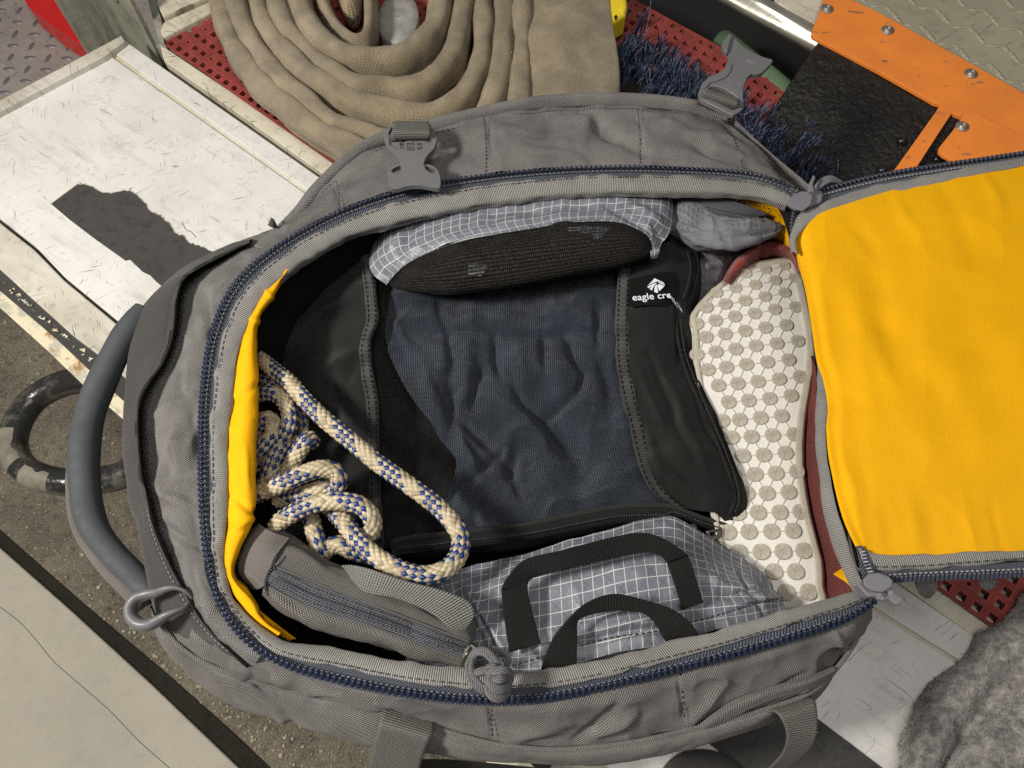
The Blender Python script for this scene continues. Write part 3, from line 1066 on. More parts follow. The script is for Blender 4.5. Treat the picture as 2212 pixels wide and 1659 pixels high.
# small inner folds on the left of the eye
for pts, z in (([(690, -40), (705, 30), (738, 84), (778, 108), (802, 76), (800, -40)], .046), ([(736, -60), (744, -10), (758, 30), (768, 0), (772, -60)], .040)):
    pth = path3([(x, y, z) for x, y in pts], 60)
    V, F, uv = tube_data(pth, .0105, .028, 18, False)
    mesh_obj("hose_fold", V, F, m_hose, hose, True, uv)
cpl = P((860, 46, .03))
V, F = [], []
for i, (r, h) in enumerate([(.036, -.03), (.036, .020), (.0345, .0225), (.020, .0235), (.001, .024)]):
    for k in range(28):
        th = 2 * math.pi * k / 28
        V.append((cpl[0] + r * .86 * math.cos(th), cpl[1] + .006 + r * 1.5 * math.sin(th), cpl[2] + h - .02))
for i in range(4):
    for k in range(28):
        F.append((i * 28 + k, i * 28 + (k + 1) % 28, (i + 1) * 28 + (k + 1) % 28, (i + 1) * 28 + k))
o = mesh_obj("hose_coupling", V, F, m_coupl, None)
tag(o, "dull grey metal coupling in the eye of the rolled hose", "coupling")

# ---------------------------------------------------------------- black bent pipe (tow eye) bottom left
pipe = empty("tow_eye", P((150, 930, -.2)), "chipped black painted pipe loop under the bench edge", "pipe")
pth = path3([(300, 790, -.10), (215, 815, -.12), (140, 828, -.14), (80, 858, -.15), (42, 905, -.15), (28, 962, -.15), (48, 1008, -.15), (95, 1033, -.15), (155, 1042, -.15), (220, 1037, -.15), (275, 1022, -.14), (330, 985, -.13), (420, 920, -.12)], 140)
V, F, uv = tube_data(pth, .0165, None, 24)
tube("pipe_bend", pth, .0190, m_pipe, pipe, n=24)
for s0, s1, a0, a1 in ((58, 72, 0.3, 2.0), (76, 86, 0.2, 1.8), (100, 105, 0.5, 1.6)):
    T, S, U_ = frames(pth)
    V, F = [], []
    n1, n2 = 10, 8
    for i in range(n1 + 1):
        q = s0 + (s1 - s0) * i / n1
        qi = int(q)
        for j in range(n2 + 1):
            e = .10 * math.sin(i * .9) + .05 * math.sin(i * 1.7 + j)
            th = a0 + e + (a1 - a0) * j / n2
            V.append(pth[qi] * (1 - (q - qi)) + pth[qi + 1] * (q - qi) + (S[qi] * math.cos(th) + U_[qi] * math.sin(th)) * .0193)
    for i in range(n1):
        for j in range(n2):
            a = i * (n2 + 1) + j
            F.append((a, a + 1, a + n2 + 2, a + n2 + 1))
    mesh_obj("bare_patch", V, F, m_pipe_w, pipe)

# grey fitting under the bag at the bottom edge
o = tube("rubber_fitting", path3([(1440, 1720, .0), (1480, 1668, .004), (1540, 1662, .004), (1590, 1700, .0)], 24), .017, m_dkpanel, None, n=18)
tag(o, "rounded dark grey rubber fitting half hidden under the bag, bottom edge", "fitting")

# ---------------------------------------------------------------- fleece blanket bottom right
fl = empty("fleece_blanket", P((2150, 1550, .0)), "crumpled grey fleece blanket lying on the bench, bottom right corner", "blanket")
m, nt, b, tc = base("fleece", .95, 0, .15)
obn = tc.outputs['Object']
n1 = NOISE(nt, obn, 90, 5, .6, .4)
c = MIX(nt, RAMP(nt, n1, .35, .66), (.13, .121, .114), (.36, .335, .315))
nt.links.new(c, b.inputs['Base Color'])
b.inputs['Sheen Weight'].default_value = .5
BUMP(nt, b, M_(nt, 'ADD', n1, NOISE(nt, obn, 700, 3)), .0018)
m_fleece = m
fr = [[(2300, 1230, .02), (2212, 1283, .015), (2162, 1333, .01), (2126, 1375, .004), (2079, 1430, .003), (2036, 1465, .003), (1989, 1512, .003), (1964, 1584, .003), (1938, 1670, .003), (1920, 1760, .003)],
      [(2310, 1250, .05), (2225, 1305, .045), (2180, 1350, .038), (2140, 1400, .034), (2100, 1450, .03), (2052, 1490, .03), (2008, 1530, .03), (1985, 1600, .03), (1960, 1680, .03), (1945, 1760, .03)],
      [(2330, 1290, .062), (2250, 1335, .056), (2205, 1385, .050), (2165, 1430, .046), (2128, 1476, .042), (2085, 1525, .04), (2045, 1570, .040), (2020, 1625, .038), (2000, 1690, .036), (1985, 1760, .03)],
      [(2400, 1300, .06), (2290, 1370, .052), (2235, 1420, .046), (2185, 1470, .036), (2150, 1510, .028), (2105, 1560, .024), (2070, 1605, .022), (2045, 1650, .02), (2030, 1700, .02), (2015, 1760, .02)],
      [(2420, 1380, .075), (2320, 1430, .068), (2262, 1465, .062), (2215, 1510, .056), (2180, 1550, .050), (2140, 1600, .048), (2110, 1640, .046), (2090, 1680, .044), (2070, 1720, .04), (2060, 1760, .04)],
      [(2500, 1500, .06), (2420, 1540, .06), (2360, 1560, .06), (2310, 1590, .06), (2280, 1620, .055), (2250, 1660, .05), (2220, 1690, .05), (2200, 1720, .05), (2180, 1750, .05), (2160, 1790, .05)]]
fdisp = make_disp(noise=[(.045, .008), (.02, .0025), (.0045, .0009)], ridge=[(.05, .004)])
fo = loft("fleece_sheet", fr, m_fleece, 170, 130, fl, fdisp)
# pile: short curled fibres over the sheet
fv = np.array([v.co[:] for v in fo.data.vertices])
tri = []
for i in range(22000):
    q = fv[rnd.randrange(len(fv))] + np.array([rnd.uniform(-.0015, .0015), rnd.uniform(-.0015, .0015), 0])
    X, Y = proj(q)
    if X > 2260 or Y > 1700:
        continue
    ang = 6.28 * float(vnoise(q[None] / .010, 3)[0]) + rnd.gauss(0, .7)
    d1 = np.array([math.cos(ang), math.sin(ang), .45])
    s = np.array([-math.sin(ang), math.cos(ang), 0]) * .00028
    L = rnd.uniform(.0014, .0030)
    tri.append(([q - s, q + s, q + d1 * L * .6 + s * .8, q + d1 * L * .6 - s * .8, q + d1 * L * np.array([1, 1, .55])], [(0, 1, 2, 3), (3, 2, 4)], np.zeros((5, 2))))
V, F, U = join_data(tri)
tag(mesh_obj("fleece_pile", V, F, m_fleece, fl, False), kind="stuff")

# ================================================================== TRAVEL BAG
bag = empty("travel_bag", P((1150, 950, 0.0)), "open grey travel bag with yellow lining, its lid folded back to the right", "bag")
RIM = .215


def rimz(x):
    return float(np.interp(x, [430, 520, 900, 1400, 1900], [.200, .208, .215, .220, .222]))


coil_px = [(1722, 418), (1700, 402), (1640, 380), (1570, 370), (1500, 366), (1400, 362), (1300, 362), (1200, 366), (1100, 374), (1000, 386), (930, 398), (870, 411), (800, 432), (730, 459), (670, 489), (610, 524), (560, 560), (520, 598), (490, 640), (467, 692), (450, 752), (440, 820), (434, 895), (433, 970), (434, 1050), (438, 1130), (446, 1200), (459, 1262), (484, 1322), (520, 1370), (570, 1411), (640, 1444), (720, 1466), (800, 1484), (880, 1498), (960, 1508), (1040, 1514), (1100, 1514), (1180, 1508), (1270, 1492), (1360, 1472), (1460, 1446), (1560, 1420), (1660, 1392), (1760, 1362), (1830, 1336), (1880, 1306), (1907, 1276)]
inner_px = [(1700, 442), (1672, 431), (1630, 421), (1560, 413), (1490, 410), (1400, 410), (1310, 411), (1210, 416), (1120, 426), (1040, 438), (960, 452), (890, 468), (820, 486), (760, 505), (705, 530), (660, 556), (622, 585), (588, 612), (562, 645), (540, 682), (520, 735), (506, 795), (498, 860), (493, 920), (491, 985), (490, 1050), (488, 1120), (484, 1190), (487, 1240), (503, 1285), (535, 1325), (570, 1358), (612, 1385), (668, 1394), (740, 1402), (820, 1420), (900, 1434), (975, 1442), (1040, 1450), (1100, 1452), (1190, 1446), (1280, 1430), (1370, 1408), (1460, 1386), (1560, 1360), (1660, 1330), (1750, 1302), (1810, 1287), (1850, 1278)]


def z3(pts, dz=0.0):
    return [(x, y, rimz(x) + dz) for x, y in pts]


NR = 420
coil = spline(P(z3(coil_px, .0)), NR)
inn = spline(P(z3(inner_px, -.004)), NR)
# resample the inner edge so that it follows the coil point by point (closest in order)
def match(a, b):
    j, out = 0, []
    for p in a:
        k = np.argmin(np.linalg.norm(b[j:j + 40] - p, axis=1)) + j
        j = max(j, k)
        out.append(b[k])
    out = np.array(out)
    for _ in range(6):
        out[1:-1] = (out[:-2] + out[1:-1] * 2 + out[2:]) / 4
    return out


inn = match(coil, spline(P(z3(inner_px, -.004)), NR * 3))
puck = .0011 * np.sin(np.linspace(0, 1, NR) * 190) + .0012 * vnoise(inn / .02, 3)
rail_at = lambda f, dz: inn * (1 - f) + coil * f + np.array([0, 0, dz])
zipper = tag(bpy.data.objects.new("zipper", None))
link(zipper, bag)
# binding tape
loft("binding", [rail_at(.04, -.012), rail_at(-.02, -.004), rail_at(.02, .000), rail_at(.30, .0022), rail_at(.56, .0015), rail_at(.62, .0), rail_at(.60, -.004)], m_bind, NR, 18, bag,
     make_disp(noise=[(.011, .0019), (.035, .0016)]), world=True)
stitches("binding_stitches", rail_at(.50, .0026), m_thread, bag, .0040, .0022, .0006)
loft("zipper_tape", [rail_at(.55, -.002), rail_at(.80, -.003), rail_at(.97, -.004), rail_at(1.16, -.005)], m_tape, NR, 8, bag, world=True)

# zip teeth, one object each up to the limit
tv, tf = [], []
prof = np.linspace(-1, 1, 8)
for i, u in enumerate(prof):
    r = math.sqrt(max(.0, 1 - abs(u) ** 3)) * .92 + .05
    for k in range(7):
        th = 2 * math.pi * k / 7
        tv.append((u * .0032, r * .0021 * math.cos(th) + .0004 * u, r * .0022 * math.sin(th) + .0012 * math.sin(u * 2.4)))
for i in range(7):
    for k in range(7):
        tf.append((i * 7 + k, i * 7 + (k + 1) % 7, (i + 1) * 7 + (k + 1) % 7, (i + 1) * 7 + k))
tf += [tuple(range(7)), tuple(range(49, 56))[::-1]]


def tooth_mesh(name, mat):
    me = bpy.data.meshes.new(name)
    me.from_pydata(tv, [], tf)
    me.polygons.foreach_set("use_smooth", [True] * len(tf))
    me.materials.append(mat)
    return me


def run_teeth(path, n, mat, parent, lift=.0012, single=True, flip=1, name="zip_tooth"):
    L = np.concatenate([[0], np.cumsum(np.linalg.norm(np.diff(path, axis=0), axis=1))])
    me = tooth_mesh(name, mat)
    s = np.linspace(.001, L[-1] - .001, n)
    Q = np.array([[np.interp(q, L, path[:, k]) for k in range(3)] for q in s])
    T = np.gradient(Q, axis=0)
    T /= np.linalg.norm(T, axis=1, keepdims=True)
    parts = []
    base_v = np.array(tv)
    for q, t in zip(Q, T):
        t = np.array([t[0], t[1], 0]) / (np.hypot(t[0], t[1]) + 1e-9)
        sd = np.array([-t[1], t[0], 0]) * flip
        if single:
            o = bpy.data.objects.new(name, me)
            coll.objects.link(o)
            o.parent = parent
            M = Matrix(((sd[0], t[0], 0, q[0]), (sd[1], t[1], 0, q[1]), (0, 0, 1, q[2] + lift), (0, 0, 0, 1)))
            w = Vector((0, 0, 0))
            p = parent
            while p is not None:
                w += p.location
                p = p.parent
            M.translation -= w
            o.matrix_local = M
        else:
            V = base_v[:, :1] * sd + base_v[:, 1:2] * t + base_v[:, 2:] * np.array([0, 0, 1.]) + q + [0, 0, lift]
            parts.append((V, tf, np.zeros((len(V), 2))))
    if not single:
        V, F, U = join_data(parts)
        return tag(mesh_obj(name + "_row", V, F, mat, parent, True, U), kind="stuff")


m_coilg2 = plain('pale_coil', (.12, .13, .155), .35, 0, .1)
run_teeth(coil[3:-3], 296, m_coil, zipper)


# thread beads along the coil, light
def beads(name, path, step, r, mat, parent, lift=.001, kind=True):
    L = np.concatenate([[0], np.cumsum(np.linalg.norm(np.diff(path, axis=0), axis=1))])
    parts = []
    s = .001
    while s < L[-1] - step:
        q = np.array([np.interp(s, L, path[:, k]) for k in range(3)])
        q2 = np.array([np.interp(s + step * .62, L, path[:, k]) for k in range(3)])
        parts.append(capsule(q + [0, 0, lift], q2 + [0, 0, lift], r, 5))
        s += step
    V, F, U = join_data(parts)
    return tag(mesh_obj(name, V, F, mat, parent, True, U), kind="stuff")


beads("zip_stitching", rail_at(.84, -.001), .0045, .0009, m_coilg2, zipper)

# ---------------------------------------------------------------- body panels
def inward(px, f):
    return px


# top (far) side panel
t_out = [(1712, 402), (1690, 372), (1665, 338), (1640, 300), (1612, 262), (1575, 238), (1500, 218), (1420, 207), (1330, 202), (1230, 204), (1140, 212), (1060, 228), (980, 246), (900, 265), (832, 284), (772, 318), (722, 360), (682, 402), (645, 450), (604, 492), (560, 530), (520, 575)]
t_mid = [(1715, 408), (1690, 388), (1650, 352), (1615, 318), (1570, 292), (1500, 280), (1410, 272), (1310, 268), (1220, 272), (1130, 282), (1050, 296), (970, 314), (905, 330), (850, 350), (795, 376), (745, 402), (705, 432), (662, 468), (622, 500), (580, 538), (540, 570)]
t_in = coil_px[:18]
pd = make_disp(creases=[(1250, 240, 1400, 330, 14, -0.0090), (1290, 235, 1250, 300, 20, 0.0075), (1180, 290, 1215, 245, 16, -0.0060), (1350, 300, 1480, 250, 18, 0.0060), (1450, 270, 1600, 345, 12, 0.0075), (1480, 300, 1660, 385, 12, -0.0075), (1420, 330, 1600, 350, 14, 0.0045),
                        (1560, 260, 1650, 330, 14, -0.0045), (870, 300, 1000, 330, 14, -0.0060), (960, 300, 1040, 290, 12, 0.0045), (1055, 255, 1060, 340, 4, -0.0023), (1380, 240, 1390, 350, 4, -0.0023), (725, 400, 730, 450, 5, -0.0023), (620, 530, 760, 440, 8, -0.0030), (1120, 330, 1260, 350, 14, 0.0045), (1500, 235, 1600, 262, 6, 0.0045), (660, 470, 800, 370, 10, 0.0037)],
                noise=[(.055, .0035), (.022, .0020)], ridge=[(.05, .0026), (.022, .0012)], warp=12)


def rail_from(pts, z):
    return [(x, y, z) for x, y in pts]


def rz(pts, dz):
    return [(x, y, rimz(x) + dz) for x, y in pts]


top_rails = [rz(t_in, -.008), rz([(a[0] * .5 + b[0] * .5, a[1] * .5 + b[1] * .5) for a, b in zip(t_in, spline(t_mid, 18))], -.006), rz(t_mid, -.012), rz([(x * .35 + a * .65, y * .35 + b * .65) for (a, b), (x, y) in zip(t_out, spline(t_mid, 22))], -.022)]
loft("side_panel", top_rails, m_pack, 360, 60, bag, pd)
# the piped upper edge of that side, and the outer wall going down behind it
piping_px = t_out[5:21]
pt = P([(x + .0, y + 14, rimz(x) - .026) for x, y in piping_px])
pt = spline(pt, 200)
tube("edge_piping", pt, .0082 + .0006 * vnoise(pt / .02), m_pack2, bag, n=18, rb=.0085)
stitches("seam_stitches", spline(P([(x, y + 31, rimz(x) - .019) for x, y in t_out[5:20]]), 200), m_thread, bag, .0035, .0025, .0006)
for a, b in (((1046, 250), (1050, 372)), ((1378, 234), (1384, 362)), ((726, 392), (734, 452)), ((1570, 262), (1610, 372))):
    stitches("seam_stitches", spline(P([(a[0], a[1], RIM - .010), ((a[0] + b[0]) / 2 + 2, (a[1] + b[1]) / 2, RIM - .002), (b[0], b[1], RIM - .002)]), 20), m_threadd, bag, .0030, .0022, .00055)

# left end panel
e_in = [(640, 506), (600, 530), (560, 560), (520, 598), (490, 640), (467, 692), (450, 752), (440, 820), (434, 895), (433, 970), (434, 1050), (438, 1130), (446, 1200), (459, 1262), (484, 1322), (520, 1370), (570, 1411)]
e_out = [(600, 500), (560, 510), (505, 536), (410, 589), (382, 623), (372, 667), (362, 736), (340, 787), (316, 821), (296, 858), (289, 889), (289, 940), (296, 1026), (305, 1062), (323, 1134), (352, 1206), (374, 1249), (400, 1292), (426, 1335), (462, 1379), (500, 1418), (540, 1446)]
e_mid = [(620, 508), (580, 530), (525, 568), (480, 600), (450, 640), (428, 692), (408, 752), (392, 820), (375, 880), (368, 930), (366, 985), (368, 1050), (376, 1130), (390, 1200), (408, 1262), (436, 1318), (472, 1366), (510, 1400), (555, 1430)]
pe = make_disp(creases=[(440, 640, 470, 760, 12, -0.0060), (420, 590, 560, 545, 10, 0.0045), (400, 840, 430, 1000, 14, -0.0060), (380, 930, 385, 1010, 12, 0.0060), (350, 1050, 420, 1110, 12, 0.0060), (400, 1060, 430, 1180, 12, -0.0045), (360, 1140, 440, 1190, 10, -0.0045), (430, 1230, 470, 1330, 8, 0.0045), (395, 1010, 420, 900, 10, 0.0045), (435, 700, 455, 680, 16, 0.0045), (330, 900, 420, 860, 9, 0.0037)],
               noise=[(.05, .003), (.02, .0018)], ridge=[(.04, .0026), (.02, .0012)], warp=10)
loft("end_panel", [rz(e_in, -.008), rz([((a + c) / 2, (b + d) / 2) for (a, b), (c, d) in zip(spline(e_in, 19), e_mid)], -.007), [(x, y, rimz(x) - .016) for x, y in e_mid], [(x, y, rimz(x) - .052) for x, y in e_out], [(x - 8, y, rimz(x) - .085) for x, y in e_out]], m_pack, 300, 50, bag, pe)

# dark outer end panel standing a little away from the grey one
d_in = [(540, 522), (505, 538), (410, 589), (386, 623), (379, 667), (369, 736), (348, 787), (324, 821), (304, 858), (297, 889), (297, 940), (304, 1026), (313, 1062), (331, 1134), (360, 1206), (382, 1249), (407, 1292), (432, 1335), (468, 1379), (504, 1415), (533, 1440)]
d_out = [(545, 518), (480, 535), (400, 575), (345, 620), (300, 676), (287, 722), (278, 770), (273, 804), (270, 860), (268, 923), (268, 965), (270, 1009), (280, 1094), (295, 1134), (306, 1206), (319, 1267), (331, 1314), (349, 1350), (382, 1375), (432, 1404), (486, 1425), (533, 1441)]
zi = lambda p, dz: [(x, y, rimz(x) + dz) for x, y in p]
loft("dark_end_panel", [zi(d_in, -.026), zi([(x - 2, y) for x, y in d_in], -.012), zi([(a * .93 + c * .07, b * .93 + d * .07) for (a, b), (c, d) in zip(spline(d_in, 22), d_out)], -.014),
                        zi([(a * .5 + c * .5, b * .5 + d * .5) for (a, b), (c, d) in zip(spline(d_in, 22), d_out)], -.024), zi(d_out, -.046), zi([(x + 6, y + 2) for x, y in d_out], -.10)],
     m_dkpanel, 260, 40, bag, make_disp(noise=[(.07, .0025), (.02, .0006)]))
stitches("seam_stitches", spline(P(zi([(a * .86 + c * .14, b * .86 + d * .14) for (a, b), (c, d) in zip(spline(d_in, 22), d_out)][2:-1], -.0145)), 260), m_threadl, bag, .0028, .0020, .0004)
stitches("seam_stitches", spline(P(zi([(a * .80 + c * .20, b * .80 + d * .20) for (a, b), (c, d) in zip(spline(d_in, 22), d_out)][2:-1], -.0145)), 260), m_thread, bag, .0028, .0020, .0004)
tube("edge_binding", spline(P(zi([(x + 2, y) for x, y in d_in], -.0135)), 200), .0014, m_black, bag, n=8)
# little fabric tab standing on the far shoulder
loft("fabric_tab", [[(578, 486, .20), (582, 478, .205), (585, 470, .205)], [(588, 492, .20), (590, 480, .206), (588, 471, .205)], [(598, 494, .195), (598, 486, .20), (592, 474, .2)]], m_dkpanel, 12, 8, bag, thick=.001)

# near side panel with its piped edge
n_c = [(447, 1204), (459, 1262), (484, 1322), (520, 1370), (570, 1411), (640, 1444), (720, 1466), (800, 1484), (880, 1498), (960, 1508), (1040, 1514), (1100, 1514), (1180, 1508), (1270, 1492), (1360, 1472), (1460, 1446), (1560, 1420), (1660, 1392), (1760, 1362), (1830, 1336), (1880, 1306)]
n_1 = [(420, 1300), (462, 1375), (520, 1432), (580, 1462), (650, 1482), (730, 1500), (810, 1518), (890, 1534), (960, 1548), (1040, 1560), (1110, 1564), (1190, 1562), (1280, 1552), (1370, 1532), (1460, 1506), (1560, 1476), (1660, 1446), (1750, 1418), (1830, 1382), (1875, 1330)]
n_2 = [(345, 1342), (385, 1390), (440, 1428), (510, 1456), (580, 1478), (650, 1494), (730, 1508), (800, 1522), (870, 1544), (931, 1566), (1032, 1596), (1104, 1609), (1212, 1616), (1356, 1602), (1460, 1580), (1550, 1556), (1658, 1528), (1745, 1495), (1800, 1448), (1842, 1392), (1866, 1340)]
n_3 = [(322, 1310), (335, 1362), (362, 1410), (405, 1456), (455, 1496), (510, 1528), (590, 1556), (680, 1580), (760, 1604), (840, 1620), (915, 1628), (1032, 1641), (1140, 1648), (1248, 1656), (1356, 1646), (1460, 1628), (1543, 1604), (1676, 1558), (1760, 1512), (1802, 1456), (1846, 1396), (1872, 1340)]
n_23 = [((a + c) / 2, (b + d) / 2) for (a, b), (c, d) in zip(spline(n_2, 30), spline(n_3, 30))]
pn = make_disp(creases=[(560, 1430, 760, 1520, 8, -0.0058), (600, 1465, 850, 1540, 8, 0.0051), (1060, 1520, 1066, 1585, 4, -0.0029), (1470, 1455, 1480, 1560, 4, -0.0029), (1240, 1600, 1330, 1520, 12, -0.0058), (1290, 1580, 1370, 1540, 10, 0.0058), (1100, 1590, 1220, 1560, 14, 0.0058),
                        (1480, 1560, 1560, 1470, 10, 0.0058), (1500, 1570, 1640, 1500, 7, -0.0072), (1650, 1500, 1780, 1470, 9, 0.0072), (1600, 1530, 1750, 1450, 6, -0.0058), (1780, 1430, 1850, 1370, 9, -0.0043), (1790, 1360, 1850, 1420, 8, 0.0043), (500, 1440, 640, 1540, 10, 0.0043), (540, 1450, 600, 1560, 8, -0.0043), (820, 1510, 1000, 1580, 7, 0.0043), (850, 1530, 1020, 1600, 6, -0.0043)],
               noise=[(.05, .0035), (.02, .0020)], ridge=[(.05, .0026), (.02, .0012)], warp=10)
loft("side_panel", [rz(n_c, -.008), rz([((a + c) / 2, (b + d) / 2) for (a, b), (c, d) in zip(spline(n_c, 20), n_1)], -.010), rz(n_1, -.022), rz(n_2, -.047)], m_pack, 420, 44, bag, pn)
loft("lower_panel", [rz([(x, y - 6) for x, y in n_2], -.052), rz(n_2, -.044), rz([(a * .75 + c * .25, b * .75 + d * .25) for (a, b), (c, d) in zip(spline(n_2, 30), spline(n_3, 30))], -.041), rz(n_23, -.044), rz([(a * .25 + c * .75, b * .25 + d * .75) for (a, b), (c, d) in zip(spline(n_2, 30), spline(n_3, 30))], -.054), rz(n_3, -.075), rz([(x * .97 + 30, y * .985 + 12) for x, y in n_3], -.12)], m_pack2, 420, 44, bag,
     make_disp(noise=[(.03, .0014), (.012, .0007)], creases=[(530, 1440, 640, 1580, 9, -.004), (560, 1450, 620, 1580, 9, .003)]))
pl = spline(P(rz([(x, y + 3) for x, y in n_2], -.042)), 300)
tube("edge_piping", pl + np.array([0, 0, .0005]), .0021, m_pack, bag, n=10)
for a, b in (((1062, 1520), (1064, 1590)), ((1470, 1452), (1480, 1560)), ((1790, 1360), (1822, 1420))):
    q = [(a[0] + (b[0] - a[0]) * t, a[1] + (b[1] - a[1]) * t, rimz(a[0]) - .006 - .026 * t) for t in (0, .33, .66, 1)]
    stitches("seam_stitches", spline(P(q), 20), m_threadd, bag, .0030, .0022, .00055)
# pocket lip on the near side
loft("pocket_lip", [[(1500, 1572, .182), (1570, 1520, .188), (1650, 1488, .19), (1740, 1462, .19), (1800, 1440, .185)], [(1520, 1574, .184), (1575, 1534, .193), (1655, 1500, .196), (1745, 1474, .195), (1804, 1448, .188)], [(1540, 1572, .180), (1590, 1546, .186), (1660, 1514, .189), (1750, 1488, .188), (1806, 1456, .18)]],
     m_pack, 80, 14, bag, make_disp(noise=[(.01, .0005)]))

# outer wall all round and base, so that the bag stands as a body
outer_loop = [(x, y, rimz(x) - .03) for x, y in t_out[4:21]] + [(x, y, .15) for x, y in d_out[2:16]] + [(x, y, .14) for x, y in n_3[2:21]] + [(1895, 1250, .19), (1915, 1100, .19), (1910, 900, .19), (1885, 700, .19), (1850, 500, .19)]
W = spline(P(outer_loop), 260, True)
cen = np.array([*(W[:, :2].mean(axis=0)), 0])
rw = [W + (cen - W) * np.array([.02, .02, 0])]
for f, zf in ((.05, .62), (.07, .35), (.12, .10), (.17, .028)):
    q = W + (cen - W) * np.array([f, f, 0])
    q[:, 2] = W[:, 2] * zf
    rw.append(q)
loft("outer_wall", rw, m_pack2, 260, 24, bag, make_disp(noise=[(.05, .003)]), world=True, closed=True)
q = W + (cen - W) * np.array([.17, .17, 0])
q[:, 2] = .0048
bm_v = [tuple(p) for p in q]
mesh_obj("bag_base", bm_v, [tuple(range(len(bm_v)))], m_dkpanel, bag, False)

# inside: black lining bowl
I = np.vstack([inn, spline(P([(1872, 1282, .205), (1890, 1150, .205), (1885, 950, .205), (1850, 700, .205), (1800, 480, .205)]), 100)])
I = spline(I[::8], 240, True)
ci = np.array([*(I[:, :2].mean(axis=0)), 0])
ri = [I - [0, 0, .004]]
far = np.stack([np.clip((I[:, 0] - ci[0]) / .15, 0, 1), np.clip((I[:, 1] - ci[1]) / .12, 0, 1), np.zeros(len(I))], -1)
for f, zf, g_ in ((.005, .93, .07), (.01, .85, .12), (.02, .6, .12), (.04, .3, .09), (.12, .12, .04), (.5, .09, 0), (.97, .085, 0)):
    q = I + (ci - I) * np.array([f, f, 0]) + (I - ci) * far * g_
    q[:, 2] = I[:, 2] * zf
    ri.append(q)
loft("lining", ri, m_black, 240, 40, bag, make_disp(noise=[(.05, .003), (.02, .001)]), world=True, closed=True)

# yellow lining folded over on the left
yo = [(632, 578), (596, 606), (568, 640), (546, 682), (526, 735), (512, 795), (503, 860), (498, 920), (495, 985), (494, 1050), (492, 1120), (488, 1190), (490, 1240), (505, 1285), (536, 1322), (570, 1352), (600, 1374)]
yi = [(616, 572), (608, 612), (588, 646), (556, 694), (555, 753), (558, 800), (558, 838), (556, 890), (555, 941), (552, 1000), (551, 1043), (553, 1080), (541, 1141), (520, 1180), (505, 1222), (512, 1245), (536, 1266), (556, 1296), (569, 1336), (590, 1350), (610, 1362)]
ymid = [((a + c) / 2, (b + d) / 2) for (a, b), (c, d) in zip(spline(yo, 30), spline(yi, 30))]
loft("yellow_lining", [zi(yo, -.020), zi(yo, -.007), zi([((a * .6 + c * .4), (b * .6 + d * .4)) for (a, b), (c, d) in zip(spline(yo, 30), spline(yi, 30))], -.003), zi([((a * .2 + c * .8), (b * .2 + d * .8)) for (a, b), (c, d) in zip(spline(yo, 30), spline(yi, 30))], -.006), zi(yi, -.016), zi([(x - 4, y) for x, y in yi], -.05)],
     m_yel, 260, 34, bag, make_disp(creases=[(500, 870, 560, 830, 8, -.0025), (545, 690, 605, 720, 7, .003), (500, 1070, 550, 1110, 8, -.003), (500, 1150, 545, 1120, 6, .003), (520, 560, 600, 660, 6, .002), (498, 900, 505, 1080, 8, .0015), (490, 1230, 560, 1300, 6, -.002), (530, 960, 535, 1060, 6, .0012)], noise=[(.035, .0014), (.012, .0005)], ridge=[(.03, .001)]))
loft("yellow_lining", [[(560, 1318, .185), (600, 1350, .18), (640, 1380, .17)], [(572, 1340, .183), (606, 1362, .178), (630, 1382, .17)], [(560, 1352, .175), (596, 1376, .172), (620, 1390, .165)]], m_yel, 20, 8, bag)

# yellow lining seen at the far right corner, with the inner pocket zip
loft("yellow_lining", [[(1520, 420, .19), (1600, 425, .192), (1690, 442, .195)], [(1560, 440, .16), (1640, 462, .165), (1720, 500, .17)], [(1620, 490, .14), (1680, 520, .145), (1735, 560, .15)], [(1650, 540, .12), (1700, 560, .12), (1745, 600, .12)]],
     m_yel, 50, 30, bag, make_disp(noise=[(.02, .002)]))
loft("inner_pocket_zip", [[(1500, 418, .188), (1560, 428, .192), (1620, 446, .190), (1658, 462, .185)], [(1500, 436, .184), (1556, 452, .187), (1600, 462, .187), (1640, 468, .183)], [(1520, 462, .178), (1560, 468, .182), (1600, 472, .182), (1636, 472, .180)]],
     m_pzip, 50, 10, bag)
for dy in (0, 7):
    beads("zip_stitching", path3([(1512, 444 + dy, .1905), (1560, 456 + dy, .192), (1605, 463 + dy, .191), (1640, 466 + dy * .6, .187)], 40), .0028, .0006, m_thread, bag)
stitches("seam_stitches", path3([(1555, 424, .196), (1620, 440, .196), (1664, 452, .193), (1648, 474, .186), (1640, 484, .18)], 60), m_threadd, bag, .0035, .0022, .0006)

# black gusset between the body and the lid hinge
loft("gusset", [[(1668, 434, .20), (1690, 470, .18), (1712, 540, .17)], [(1700, 430, .215), (1712, 470, .20), (1722, 530, .19)], [(1735, 450, .215), (1730, 490, .205), (1725, 540, .20)]], m_black, 30, 12, bag, make_disp(noise=[(.012, .001)]))

